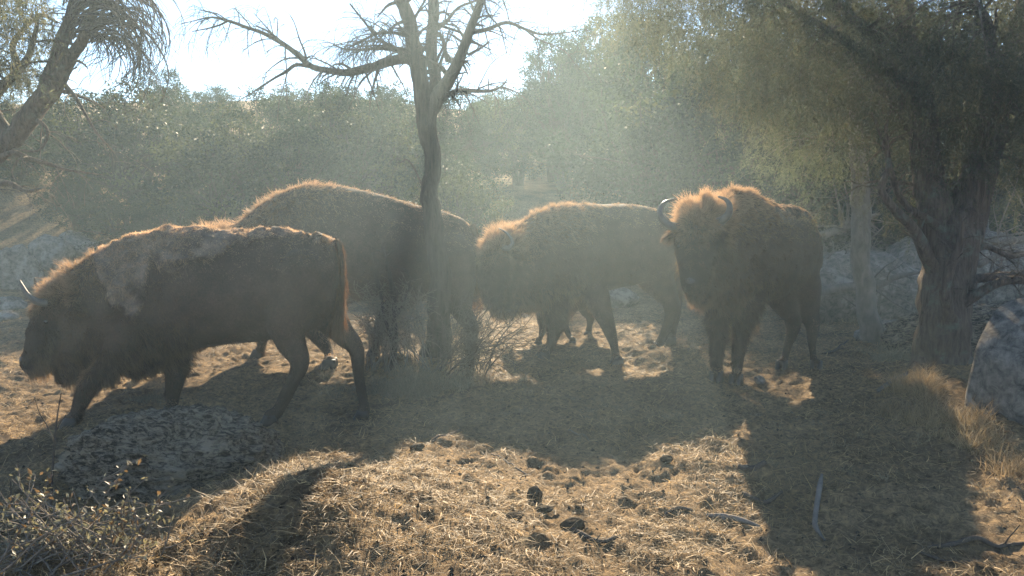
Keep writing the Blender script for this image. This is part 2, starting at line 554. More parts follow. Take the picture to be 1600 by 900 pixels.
def torso(geo, st):
    """st: (px, Y, top_py, bot_py, half width) from rump to neck"""
    st = np.array(st, dtype=float)
    p, _ = resample(st, np.zeros(len(st)), 4)
    C = np.array([P(a[0], (a[2] + a[3]) / 2, a[1]) for a in p])
    zt = np.array([P(a[0], a[2], a[1])[2] for a in p]); zb = np.array([P(a[0], a[3], a[1])[2] for a in p])
    tan = np.gradient(C[:, :2], axis=0); tan /= np.linalg.norm(tan, axis=1)[:, None]
    mean = tan.mean(0); mean /= np.linalg.norm(mean)
    n = 26
    rings = []
    for k in range(len(p)):
        t = tan[k] * 0.3 + mean * 0.7; t /= np.linalg.norm(t)
        side = np.array([t[1], -t[0], 0.0])
        rings.append(ellring(C[k], side, None, p[k][4], zt[k], zb[k], n))
    vs = np.concatenate(rings)
    m = len(rings)
    i = np.arange(m - 1)[:, None] * n; j = np.arange(n)[None, :]
    q = np.stack([i + j, i + (j + 1) % n, i + n + (j + 1) % n, i + n + j], -1).reshape(-1, 4)
    vs = np.concatenate([vs, [rings[0].mean(0)], [rings[-1].mean(0)]])
    tr = []
    for j_ in range(n):
        tr.append((m * n, (j_ + 1) % n, j_)); tr.append((m * n + 1, (m - 1) * n + j_, (m - 1) * n + (j_ + 1) % n))
    geo.add(vs, q, tr)

def chain(geo, pts, rad, n=16, k=5):
    """closed rounded tube"""
    pts = np.asarray(pts, float); rad = np.asarray(rad, float)
    p, r = resample(pts, rad, k)
    t0 = p[0] - p[1]; t0 /= np.linalg.norm(t0); t1 = p[-1] - p[-2]; t1 /= np.linalg.norm(t1)
    a = [0.98, 0.8, 0.45]
    P0 = [p[0] + t0 * r[0] * s for s in a]; R0 = [r[0] * math.sqrt(1 - s * s) for s in a]
    P1 = [p[-1] + t1 * r[-1] * s for s in a[::-1]]; R1 = [r[-1] * math.sqrt(1 - s * s) for s in a[::-1]]
    geo.tube(np.concatenate([P0, p, P1]), np.concatenate([R0, r, R1]), n)

def sphere(geo, c, r, sc=(1, 1, 1), n=14, rot=None):
    th = np.linspace(0, np.pi, n // 2 + 1)[1:-1]; ph = np.linspace(0, 2 * np.pi, n, endpoint=False)
    v = [np.array([0, 0, 1.0])]
    for t in th:
        for f in ph: v.append(np.array([math.sin(t) * math.cos(f), math.sin(t) * math.sin(f), math.cos(t)]))
    v.append(np.array([0, 0, -1.0]))
    v = np.array(v) * np.array(sc) * r
    if rot is not None: v = v @ rot.T
    v = v + np.array(c)
    m = len(th); q = []; t_ = []
    for k in range(m - 1):
        for j in range(n):
            a = 1 + k * n + j; b = 1 + k * n + (j + 1) % n
            q.append((a, a + n, b + n, b))
    L = len(v) - 1
    for j in range(n):
        t_.append((0, 1 + j, 1 + (j + 1) % n)); t_.append((L, 1 + (m - 1) * n + (j + 1) % n, 1 + (m - 1) * n + j))
    geo.add(v, q, t_)

def remeshed(geo, voxel, smooth):
    v = np.concatenate(geo.v); f = [np.concatenate(geo.q), np.concatenate(geo.t)]
    me = mesh_np("tmp", v, f)
    o = link("tmp_body", me)
    r = o.modifiers.new("r", 'REMESH'); r.mode = 'VOXEL'; r.voxel_size = voxel; r.use_smooth_shade = True
    s = o.modifiers.new("s", 'SMOOTH'); s.factor = 0.5; s.iterations = smooth
    dg = bpy.context.evaluated_depsgraph_get()
    ev = o.evaluated_get(dg)
    res = bpy.data.meshes.new_from_object(ev)
    bpy.data.objects.remove(o); bpy.data.meshes.remove(me)
    return res

def mesh_arrays(me):
    me.calc_loop_triangles()
    v = np.empty(len(me.vertices) * 3, dtype=np.float32); me.vertices.foreach_get("co", v)
    nrm = np.empty(len(me.vertices) * 3, dtype=np.float32); me.vertices.foreach_get("normal", nrm)
    t = np.empty(len(me.loop_triangles) * 3, dtype=np.int32); me.loop_triangles.foreach_get("vertices", t)
    return v.reshape(-1, 3).astype(float), nrm.reshape(-1, 3).astype(float), t.reshape(-1, 3)

def bison(spec):
    tor = spec['torso']; Yr, Yh = tor[0][1], tor[-1][1]
    g = Geo()
    torso(g, tor)
    feet = []
    hoof_dir = spec['hoofdir']
    legsamples = []
    for leg in spec['legs']:
        pts = leg['p']; yt = leg['Y']
        fx, fy = pts[-1][0], pts[-1][1]
        fp = G(fx, fy)
        yf = leg.get('Yf', fp[1])
        n = len(pts)
        arr = []; rr = []
        # depth goes from the body's to the foot's along the leg
        for k, (px, py, r) in enumerate(pts):
            f = k / (n - 1)
            arr.append(P(px, py, yt + (yf - yt) * f)); rr.append(r)
        arr = np.array(arr)
        rr = [q * (1.0 if k < 2 else (0.93 if spec.get('shed') else 0.83) if k < n - 1 else 0.92) for k, q in enumerate(rr)]
        ground = float(H(arr[-1][0], arr[-1][1]))
        # foot rests on the ground: shift the lowest joints vertically
        dz = ground - arr[-1][2]
        arr[-1][2] = ground + 0.045; arr[-2][2] += dz * 0.7
        chain(g, arr, rr)
        feet.append(arr[-1]); legsamples.append(arr)
    hp = np.array([P(a[0], a[1], a[2]) for a in spec['head']]); hr = np.array([a[3] for a in spec['head']])
    chain(g, hp, hr, 18)
    for ex in spec.get('extra', []):
        chain(g, np.array([P(a[0], a[1], a[2]) for a in ex]), np.array([a[3] for a in ex]))
    me = remeshed(g, spec.get('voxel', 0.018), 5)
    v, nrm, tri = mesh_arrays(me)
    base = np.array([v[:, 0].mean(), v[:, 1].mean(), min(f[2] for f in feet)])
    root = empty("bison" if not spec.get('calf') else "bison_calf", base)
    tag(root, spec['label'], 'bison', 'bison grazing in the clearing')
    # regions
    bd = P(tor[0][0], tor[0][2], Yr) - P(tor[-1][0], tor[-1][2], Yh)
    fw = -bd; fw[2] = 0; L = np.linalg.norm(fw); fw /= L
    rump = P(tor[0][0], tor[0][2], Yr)
    zt = max(v[:, 2])
    ground = base[2]; Hh = zt - ground
    sc = Hh / 1.55
    poll, muz = hp[0], hp[-1]
    hp2, hr2 = resample(hp, hr, 6)
    def regions(p):
        u = ((p - rump) @ fw) / L
        h = (p[:, 2] - ground) / Hh
        d = np.min(np.linalg.norm(p[:, None, :] - hp2[None, :, :], axis=2) / hr2[None, :], axis=1)
        head = 1 - sstep(1.05, 1.45, d)
        ax = muz - poll; t = ((p - poll) @ ax) / (ax @ ax)
        return u, h, head, t
    shed = spec.get('shed')
    def woolmask(p):
        if shed is None: return np.zeros(len(p))
        X, Y = proj(p)
        n = fbm(p, 5.0, 4, 9)
        a = shed(X, Y)
        n2_ = fbm(p, 16.0, 3, 19)
        return sstep(-0.04, 0.06, a + 0.75 * n + 0.55 * n2_)
    def colour(p):
        u, h, head, t = regions(p)
        n = fbm(p, 3.0, 4, 2); nf = fbm(p, 14.0, 3, 5)
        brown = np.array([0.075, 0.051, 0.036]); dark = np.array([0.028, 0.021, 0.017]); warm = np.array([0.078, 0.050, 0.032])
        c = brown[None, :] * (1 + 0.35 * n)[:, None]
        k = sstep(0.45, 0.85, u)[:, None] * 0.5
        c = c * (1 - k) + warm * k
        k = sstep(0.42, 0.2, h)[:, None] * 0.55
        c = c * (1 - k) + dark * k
        k = (head * sstep(0.1, 0.5, t))[:, None] * 0.85
        c = c * (1 - k) + dark * k
        wl = woolmask(p)[:, None]
        c = c * (1 - wl) + np.array([0.18, 0.132, 0.096]) * wl * (1 + 0.55 * nf[:, None])
        return np.clip(c * (1 + 0.25 * nf)[:, None], 0.006, 1)
    wl = woolmask(v)
    v = v + nrm * (wl * (0.022 + 0.026 * fbm(v, 20, 3, 1)))[:, None] + nrm * (0.010 * fbm(v, 4.5, 3, 8) * sc)[:, None]
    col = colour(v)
    me.vertices.foreach_set("co", (v - base).astype(np.float32).ravel())
    a = me.color_attributes.new("col", 'FLOAT_COLOR', 'POINT')
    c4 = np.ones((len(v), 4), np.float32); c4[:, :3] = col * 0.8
    a.data.foreach_set("color", c4.ravel())
    me.materials.clear(); me.materials.append(M['hide'])
    me.name = "body"; me.update()
    link("body", me, root)
    # coat ----------------------------------------------------------
    N = spec.get('hairs', 60000)
    A, B, Cc = v[tri[:, 0]], v[tri[:, 1]], v[tri[:, 2]]
    area = np.linalg.norm(np.cross(B - A, Cc - A), axis=1)
    cm = (A + B + Cc) / 3
    u, h, head, t = regions(cm)
    dens = area * (1 + 1.2 * sstep(0.5, 0.8, u) + 2.0 * head + 1.0 * sstep(0.8, 0.95, h))
    pick = rng.choice(len(tri), N, p=dens / dens.sum())
    r1 = np.sqrt(rng.random(N)); r2 = rng.random(N)
    bw = np.stack([1 - r1, r1 * (1 - r2), r1 * r2], -1)
    p = A[pick] * bw[:, :1] + B[pick] * bw[:, 1:2] + Cc[pick] * bw[:, 2:]
    nn = nrm[tri[pick, 0]] * bw[:, :1] + nrm[tri[pick, 1]] * bw[:, 1:2] + nrm[tri[pick, 2]] * bw[:, 2:]
    nn /= np.linalg.norm(nn, axis=1)[:, None] + 1e-9
    u, h, head, t = regions(p)
    wl = woolmask(p)
    cl = np.stack([fbm(p, 16.0, 2, 21), fbm(p, 16.0, 2, 22), fbm(p, 16.0, 2, 23)], -1)
    front = sstep(0.42, 0.7, u)
    legz = sstep(0.40, 0.30, h)
    ln = 0.015 + 0.014 * front
    ln = ln * (1 - 0.15 * legz)
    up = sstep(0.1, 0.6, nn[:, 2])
    ln = ln + up * (0.006 + 0.022 * front) * (h > 0.5)                  # back line and hump
    under = sstep(-0.1, -0.6, nn[:, 2])
    ln = ln + under * front * 0.040 * (h > 0.3)                           # throat fringe
    ln = ln + under * (1 - front) * 0.012 * (h > 0.35)
    skirt = sstep(0.5, 0.62, u) * sstep(0.12, 0.24, h) * sstep(0.5, 0.36, h)
    bk = sstep(-0.1, -0.7, nn @ fw)
    ln = ln + skirt * (0.03 + 0.05 * bk)
    # crown of the head and beard
    crown = head * sstep(0.35, -0.1, t) * sstep(-0.3, 0.3, nn[:, 2])
    face = head * sstep(0.45, 0.75, t)
    beard = head * sstep(0.2, 0.5, t) * sstep(0.0, -0.6, nn[:, 2] * 0.7 - (1 if spec.get('frontal') else -1) * 0 + nn @ (-fw) * -0.5)
    ln = ln + crown * spec.get('crown', 0.07)
    ln = ln * (1 - 0.6 * face) + beard * spec.get('beard', 0.10)
    ln = np.where(wl > 0.5, 0.026, ln)
    ln = ln * sc * (0.45 + 0.8 * rng.random(N)) * np.clip(1 + 0.75 * fbm(p, 22.0, 2, 31), 0.4, 1.9)
    down = np.array([0, 0, -1.0])
    flow = down[None, :] * 0.9 - fw[None, :] * 0.7
    flow = flow - nn * np.sum(flow * nn, 1)[:, None]
    out = 0.42 + 0.4 * up * front + 0.9 * crown + 0.2 * beard
    d = nn * out[:, None] + flow * (1 - 0.75 * crown)[:, None] + cl * 0.95 + 0.22 * rng.normal(size=(N, 3)) + np.array([0, 0, 0.5]) * crown[:, None]
    d = d + down * (beard * 1.0 + under * front * 0.8)[:, None]
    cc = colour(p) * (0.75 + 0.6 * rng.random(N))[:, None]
    tip = cc * 1.25 + np.array([0.42, 0.30, 0.19]) * np.clip(0.015 + 0.02 * front + up * (0.8 + 0.2 * front) + 0.45 * crown + 0.3 * under * front + 0.15 * beard, 0, 1.0)[:, None]  # tips pale by nature; upper, crown and fringe ones painted brighter as sunlit rim
    wid = 0.0042 * sc * (0.7 + 0.6 * rng.random(N))
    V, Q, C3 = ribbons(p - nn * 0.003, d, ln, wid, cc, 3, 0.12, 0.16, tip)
    # tail tuft strands and extra hair belongs to the tail
    link("coat", mesh_np("coat", V - base, Q, M['fur'], C3), root)
    # horns, eyes, ears, hooves, tail ---------------------------------
    for hn in spec['horns']:
        gh = Geo()
        pts = np.array([P(a[0], a[1], a[2]) for a in hn]); rd = np.linspace(1, 0.12, len(hn)) ** 0.8 * spec.get('hornr', 0.032)
        gh.tube(pts, rd, 12, 0.03, 6)
        gh.build("horn", M[spec.get('hornmat', 'horn')], root)
    for e in spec['eyes']:
        ge = Geo(); sphere(ge, P(*e[:3]), 0.019 * sc); ge.build("eye", M['eye'], root)
    for e in spec.get('ears', []):
        ge = Geo(); a0 = P(*e[0]); a1 = P(*e[1]); mid = (a0 + a1) / 2
        ge.tube([a0, a0 * .7 + a1 * .3, mid, a0 * .2 + a1 * .8, a1], [0.02, 0.036, 0.042, 0.03, 0.006], 10, 0.1, 3)
        vv = np.concatenate(ge.v)
        er = ge.build("ear", M['hide'], root, col=np.tile([0.05, 0.033, 0.022], (len(vv), 1)))
        n_ = 900; ix = rng.integers(0, len(vv), n_)
        ax = (a1 - a0) / np.linalg.norm(a1 - a0)
        dd = (vv[ix] - mid) * 6 + ax * 0.8 + rng.normal(size=(n_, 3)) * 0.3
        V, Q, C3 = ribbons(vv[ix], dd, 0.03 + 0.03 * rng.random(n_), np.full(n_, 0.004), np.tile([0.07, 0.045, 0.028], (n_, 1)), 2, 0.1, 0.1, np.tile([0.13, 0.075, 0.04], (n_, 1)))
        link("ear_tuft", mesh_np("ear_tuft", V - base, Q, M['fur'], C3), er)
    if 'nose' in spec:
        gn = Geo()
        c = P(*spec['nose'][:3]); sphere(gn, c, spec['nose'][3], spec['nose'][4], 18)
        gn.build("muzzle", M['nose'], root)
        for s in spec.get('nostrils', []):
            gs = Geo(); sphere(gs, P(*s[:3]), s[3], (1.3, 0.5, 0.9)); gs.build("nostril", M['eye'], root)
    for k, (f, ls) in enumerate(zip(feet, legsamples)):
        g2 = Geo()
        r = spec['legs'][k]['p'][-1][2] * 0.98
        gz = float(H(f[0], f[1])) - 0.012
        hd = hoof_dir / np.linalg.norm(hoof_dir); sd = np.array([hd[1], -hd[0], 0])
        for s in (-1, 1):     # two cloven toes
            c0 = np.array([f[0], f[1], gz]) + sd * r * 0.47 * s
            rings = []
            for hh, fr, bk_ in ((0, 1.45, 0.75), (0.25, 1.35, 0.8), (0.7, 1.05, 0.8), (1.15, 0.75, 0.7)):
                z = hh * 0.075 * sc
                ang = np.linspace(0, 2 * np.pi, 12, endpoint=False)
                xx = np.where(np.cos(ang) > 0, np.cos(ang) * r * fr, np.cos(ang) * r * bk_)
                yy = np.sin(ang) * r * 0.5 * (1 - 0.1 * hh)
                rings.append(c0 + xx[:, None] * hd + yy[:, None] * sd + np.array([0, 0, z]))
            n = 12; vs = np.concatenate(rings + [[rings[0].mean(0)], [rings[-1].mean(0)]])
            i = np.arange(3)[:, None] * n; j = np.arange(n)[None, :]
            q = np.stack([i + j, i + (j + 1) % n, i + n + (j + 1) % n, i + n + j], -1).reshape(-1, 4)
            t_ = [(4 * n, (a + 1) % n, a) for a in range(n)] + [(4 * n + 1, 3 * n + a, 3 * n + (a + 1) % n) for a in range(n)]
            g2.add(vs, q, t_)
        g2.build("hoof", M['hoof'], root)
    if 'tail' in spec:
        gt = Geo()
        pts = np.array([P(*a) for a in spec['tail']]); rd = np.linspace(0.03, 0.014, len(pts))
        gt.tube(pts, rd * sc, 8, 0.1, 4)
        nv = gt.n
        tl = gt.build("tail", M['hide'], root, col=np.tile([0.06, 0.04, 0.026], (nv, 1)))
        pp, _ = resample(pts, rd, 20)
        n_ = 3200
        f = rng.random(n_) ** 0.6
        ix = (f * (len(pp) - 1)).astype(int)
        rt = pp[ix] + rng.normal(size=(n_, 3)) * 0.012
        ln = (0.05 + 0.24 * f ** 2) * sc * (0.5 + 0.7 * rng.random(n_))
        dd = np.tile(down, (n_, 1)) + rng.normal(size=(n_, 3)) * 0.16
        V, Q, C3 = ribbons(rt, dd, ln, np.full(n_, 0.004), np.tile([0.07, 0.042, 0.025], (n_, 1)), 3, 0.2, 0.1, np.tile([0.17, 0.09, 0.045], (n_, 1)))
        link("tail_tuft", mesh_np("tail_tuft", V - base, Q, M['fur'], C3), tl)
    return root

def shed1(X, Y):
    low = np.interp(X, [140, 150, 175, 210, 225, 236, 250, 275, 300, 335, 350, 400, 440, 500, 522, 530], [360, 430, 488, 500, 470, 398, 424, 412, 392, 406, 388, 384, 371, 380, 380, 340])
    return np.clip((low - Y) / 26.0, -1.2, 0.9)

bison(dict(
    label="shaggy young bison walking past the lichen rock, pale shedding wool on its back",
    hoofdir=np.array([-1.0, -0.1, 0]), hairs=90000, voxel=0.014, shed=shed1,
    torso=[(533, 5.32, 405, 440, .05), (526, 5.32, 384, 480, .15), (508, 5.31, 370, 505, .22), (475, 5.3, 364, 520, .27), (430, 5.3, 363, 528, .30),
           (385, 5.3, 364, 534, .33), (340, 5.3, 361, 540, .335), (300, 5.3, 359, 545, .32), (262, 5.29, 361, 553, .30), (225, 5.28, 368, 565, .29),
           (190, 5.26, 381, 575, .27), (158, 5.24, 396, 572, .24), (130, 5.22, 412, 560, .21), (108, 5.2, 428, 545, .17)],
    legs=[dict(Y=5.12, p=[(222, 490, .15), (200, 530, .135), (165, 575, .095), (138, 606, .066), (123, 636, .047), (118, 652, .05), (113, 664, .055)]),
          dict(Y=5.46, p=[(262, 500, .14), (272, 545, .115), (274, 585, .08), (270, 615, .055), (268, 636, .045), (268, 650, .055)]),
          dict(Y=5.15, p=[(470, 430, .19), (452, 490, .175), (452, 530, .12), (468, 566, .078), (456, 598, .05), (440, 632, .044), (430, 650, .048), (424, 664, .056)]),
          dict(Y=5.45, p=[(500, 440, .17), (512, 490, .14), (535, 520, .095), (556, 545, .066), (560, 585, .046), (566, 620, .042), (570, 638, .047), (567, 652, .053)])],
    head=[(118, 468, 5.2, .17), (98, 486, 5.18, .165), (82, 512, 5.16, .15), (70, 536, 5.15, .12), (58, 556, 5.15, .092), (50, 566, 5.15, .078)],
    extra=[[(140, 500, 5.2, .20), (118, 540, 5.18, .16), (104, 572, 5.18, .10), (100, 588, 5.18, .06)], [(240, 540, 5.3, .16), (215, 565, 5.28, .12)]],
    horns=[[(73, 473, 5.03), (58, 471, 4.99), (43, 461, 4.97), (34, 446, 4.98), (31, 438, 5.0)],
           [(85, 470, 5.33), (74, 466, 5.40), (62, 456, 5.43), (56, 442, 5.42), (54, 434, 5.4)]],
    hornmat='horn_pale', hornr=.03,
    eyes=[(72, 503, 5.02), (78, 500, 5.31)], ears=[[(108, 478, 5.07), (128, 486, 4.99)]],
    nose=(44, 562, 5.15, .062, (.8, 1, .8)), nostrils=[(37, 560, 5.11, .014)],
    tail=[(524, 376, 5.3), (532, 392, 5.28), (534, 430, 5.27), (530, 470, 5.26), (527, 490, 5.25)],
    crown=.035, beard=.075))

bison(dict(
    label="largest bison, high humped back, standing behind the dead tree",
    hoofdir=np.array([-1.0, 0.0, 0]), hairs=70000, voxel=0.02,
    torso=[(744, 7.35, 385, 420, .06), (739, 7.35, 362, 450, .18), (726, 7.35, 343, 470, .26), (700, 7.35, 332, 475, .31), (660, 7.35, 321, 470, .35),
           (615, 7.35, 309, 468, .38), (570, 7.35, 297, 470, .40), (530, 7.35, 289, 476, .40), (490, 7.34, 289, 484, .38), (455, 7.33, 297, 490, .35),
           (425, 7.31, 312, 490, .31), (400, 7.3, 330, 485, .27), (375, 7.28, 350, 475, .24), (352, 7.26, 364, 465, .2)],
    legs=[dict(Y=7.15, p=[(455, 440, .20), (470, 480, .15), (495, 522, .10), (512, 548, .066), (515, 566, .06), (517, 582, .078)]),
          dict(Y=7.55, p=[(430, 450, .2), (422, 495, .13), (412, 525, .08), (408, 540, .055), (405, 553, .07)]),
          dict(Y=7.15, p=[(705, 400, .24), (712, 450, .2), (722, 485, .13), (737, 512, .085), (736, 540, .055), (734, 562, .055), (733, 576, .072)]),
          dict(Y=7.55, p=[(670, 420, .22), (640, 455, .17), (612, 480, .11), (595, 502, .08), (590, 525, .052), (587, 540, .055), (584, 552, .068)])],
    head=[(345, 398, 7.2, .22), (325, 415, 7.15, .21), (308, 440, 7.1, .17), (298, 465, 7.1, .12), (292, 478, 7.1, .1)],
    extra=[[(365, 430, 7.25, .25), (345, 460, 7.22, .18), (335, 485, 7.2, .1)]],
    horns=[[(344, 386, 6.98), (338, 384, 6.93), (332, 374, 6.92), (341, 362, 6.95), (352, 365, 6.98)],
           [(350, 386, 7.42), (346, 384, 7.47), (340, 374, 7.48), (343, 364, 7.45)]],
    hornmat='horn_pale', hornr=.036,
    eyes=[(315, 420, 6.95)],
    tail=[(737, 352, 7.33), (744, 370, 7.3), (745, 410, 7.28), (742, 445, 7.27)],
    crown=.05, beard=.10))

bison(dict(
    label="bison with lowered head between the dead tree and the horned bison",
    hoofdir=np.array([-1.0, -0.3, 0]), hairs=70000, voxel=0.018,
    torso=[(1058, 7.95, 385, 410, .06), (1053, 7.94, 358, 425, .17), (1036, 7.9, 335, 435, .25), (1010, 7.85, 323, 440, .30), (975, 7.8, 318, 448, .34),
           (940, 7.7, 318, 456, .36), (905, 7.6, 319, 463, .36), (872, 7.5, 322, 472, .34), (845, 7.42, 330, 478, .32), (820, 7.34, 343, 482, .29),
           (800, 7.28, 356, 482, .26), (782, 7.22, 370, 478, .22)],
    legs=[dict(Y=7.48, p=[(922, 425, .14), (935, 470, .125), (948, 505, .095), (957, 530, .064), (961, 548, .05), (963, 560, .055), (965, 571, .065)]),
          dict(Y=7.45, p=[(868, 440, .18), (868, 480, .145), (866, 515, .10), (862, 535, .066), (857, 550, .052), (850, 564, .07)]),
          dict(Y=7.9, p=[(1005, 400, .22), (1028, 440, .18), (1047, 470, .12), (1048, 492, .085), (1038, 520, .056), (1032, 535, .058), (1030, 549, .068)]),
          dict(Y=8.2, p=[(1030, 410, .2), (1045, 450, .15), (1055, 480, .095), (1052, 510, .056), (1049, 530, .056), (1048, 544, .064)])],
    head=[(788, 395, 7.2, .20), (778, 412, 7.14, .2), (772, 436, 7.1, .17), (772, 460, 7.08, .13), (776, 474, 7.08, .1)],
    extra=[[(815, 420, 7.25, .24), (800, 455, 7.2, .19), (790, 478, 7.15, .1)]],
    horns=[[(785, 386, 7.0), (794, 388, 6.95), (801, 380, 6.93), (794, 366, 6.95), (780, 357, 6.98)],
           [(772, 388, 7.35), (766, 386, 7.4), (762, 376, 7.42), (764, 366, 7.42)]],
    hornr=.03, eyes=[(760, 412, 6.98)], ears=[[(796, 398, 7.02), (812, 404, 6.96)]],
    tail=[(1052, 348, 7.93), (1060, 370, 7.92), (1060, 410, 7.92), (1057, 440, 7.92)],
    crown=.05, beard=.07))

bison(dict(
    label="bison facing the camera with both curved horns showing",
    hoofdir=np.array([-0.5, -1.0, 0]), hairs=90000, voxel=0.015, frontal=True,
    torso=[(1262, 7.36, 362, 425, .07), (1259, 7.32, 342, 445, .16), (1250, 7.22, 328, 456, .22), (1233, 7.1, 321, 462, .26), (1211, 6.96, 319, 466, .30),
           (1190, 6.8, 310, 472, .33), (1166, 6.66, 299, 480, .33), (1146, 6.52, 298, 484, .31), (1130, 6.38, 304, 482, .27), (1117, 6.24, 316, 470, .23), (1106, 6.1, 332, 450, .19)],
    legs=[dict(Y=6.4, p=[(1128, 445, .15), (1123, 488, .115), (1122, 522, .085), (1120, 555, .068), (1119, 578, .052), (1119, 590, .055), (1119, 600, .066)]),
          dict(Y=6.5, p=[(1170, 445, .16), (1164, 488, .12), (1157, 522, .088), (1153, 555, .068), (1152, 578, .052), (1151, 590, .055), (1150, 600, .066)]),
          dict(Y=7.1, p=[(1215, 420, .22), (1222, 462, .16), (1237, 495, .095), (1239, 515, .072), (1231, 540, .05), (1225, 562, .048), (1221, 578, .06)]),
          dict(Y=7.15, p=[(1246, 410, .19), (1256, 455, .16), (1265, 490, .105), (1270, 512, .075), (1269, 535, .05), (1271, 560, .047), (1275, 577, .06)])],
    head=[(1098, 352, 6.08, .185), (1091, 368, 5.93, .185), (1088, 392, 5.83, .165), (1086, 416, 5.76, .125), (1085, 434, 5.72, .105), (1085, 445, 5.72, .09)],
    extra=[[(1110, 390, 6.12, .20), (1106, 425, 6.05, .165), (1096, 452, 5.93, .10), (1092, 464, 5.88, .06)]],
    horns=[[(1068, 356, 5.98), (1050, 354, 5.90), (1036, 344, 5.9), (1031, 330, 5.9), (1038, 317, 5.92), (1053, 311, 5.95)],
           [(1112, 350, 5.92), (1125, 346, 5.82), (1137, 336, 5.77), (1140, 322, 5.75), (1134, 312, 5.77), (1122, 307, 5.80)]],
    hornr=.042, eyes=[(1061, 386, 5.80), (1117, 386, 5.85)], ears=[[(1065, 362, 5.98), (1040, 374, 5.98)], [(1120, 362, 6.02), (1142, 374, 6.02)]],
    nose=(1085, 438, 5.665, .066, (1.1, .75, .72)), nostrils=[(1074, 438, 5.625, .014), (1095, 438, 5.625, .014)],
    tail=[(1252, 346, 7.34), (1260, 365, 7.36), (1261, 410, 7.38), (1258, 460, 7.38)],
    crown=.04, beard=.05))

bison(dict(
    calf=True, label="small calf hidden behind the bison with lowered head, only its legs showing",
    hoofdir=np.array([-1.0, -0.1, 0]), hairs=20000, voxel=0.015,
    torso=[(935, 8.45, 440, 465, .05), (930, 8.45, 425, 478, .11), (915, 8.45, 418, 485, .16), (890, 8.45, 416, 487, .18), (865, 8.45, 412, 488, .19), (845, 8.45, 408, 488, .18),
           (830, 8.45, 412, 482, .14), (818, 8.45, 418, 470, .11)],
    legs=[dict(Y=8.38, p=[(850, 460, .10), (848, 490, .08), (848, 512, .05), (845, 530, .034), (842, 542, .042)]),
          dict(Y=8.5, p=[(858, 460, .1), (860, 490, .07), (862, 515, .045), (862, 528, .034), (862, 540, .042)]),
          dict(Y=8.4, p=[(900, 455, .13), (888, 485, .09), (882, 502, .06), (887, 520, .038), (893, 533, .036), (895, 543, .042)]),
          dict(Y=8.55, p=[(920, 450, .12), (915, 478, .10), (922, 495, .06), (921, 515, .038), (920, 530, .042)])],
    head=[(815, 430, 8.45, .1), (805, 445, 8.45, .09), (797, 458, 8.45, .065)],
    horns=[], eyes=[(806, 440, 8.36)], crown=.03, beard=.04,
    tail=[(932, 425, 8.45), (938, 445, 8.45), (936, 465, 8.45)]))

# ------------------------------------------------------------------ trees
def droop_twigs(g, pts, rad, count, length, depth=2, droop=0.5, n=4, spread=1.0, tmin=0.2, ends=None, r0=0.45):
    """random side twigs from a limb"""
    pts = np.asarray(pts)
    for _ in range(count):
        f = tmin + (1 - tmin) * random.random()
        x = f * (len(pts) - 1); i = min(int(x), len(pts) - 2)
        s = pts[i] + (pts[i + 1] - pts[i]) * (x - i)
        rr = max(0.0022, rad[i] * r0 * (0.5 + 0.6 * random.random()))
        rr = min(rr, 0.02)
        d = rand_dir(1)[0]; d[2] = d[2] * 0.8 + 0.1
        ax = pts[i + 1] - pts[i]; ax = ax / (np.linalg.norm(ax) + 1e-9)
        d = d * spread + ax * 0.7; d /= np.linalg.norm(d)
        L = length * (0.4 + random.random())
        m = 7; q = [s]; cur = s.copy()
        for k in range(m):
            cur = cur + d * L / m; q.append(cur)
            d = d + np.array([0, 0, -droop / m * 2]) + 0.16 * rand_dir(1)[0]
            d /= np.linalg.norm(d)
        q = np.array(q); rr_ = np.linspace(rr, max(0.0016, rr * 0.25), m + 1)
        g.tube(q, rr_, n, caps=False)
        if ends is not None: ends.append(q)
        if depth > 1: droop_twigs(g, q, rr_, random.randint(2, 4), length * 0.5, depth - 1, droop, 3, spread, 0.15, ends, 0.6)

def limb(g, L, n=10, k=5, rough=0.12, ridge=0.0, thin=1.0):
    pts = np.array([P(a[0], a[1], a[2]) for a in L]); rad = np.array([a[3] for a in L]) * thin
    p, r = resample(pts, rad, k)
    jit = np.stack([fbm(p, 3.0, 3, s) for s in (1, 2, 3)], -1)
    p = p + jit * (0.7 * np.minimum(r, 0.06))[:, None]
    g.tube(p, r, n, rough, ridge=ridge)
    return p, r

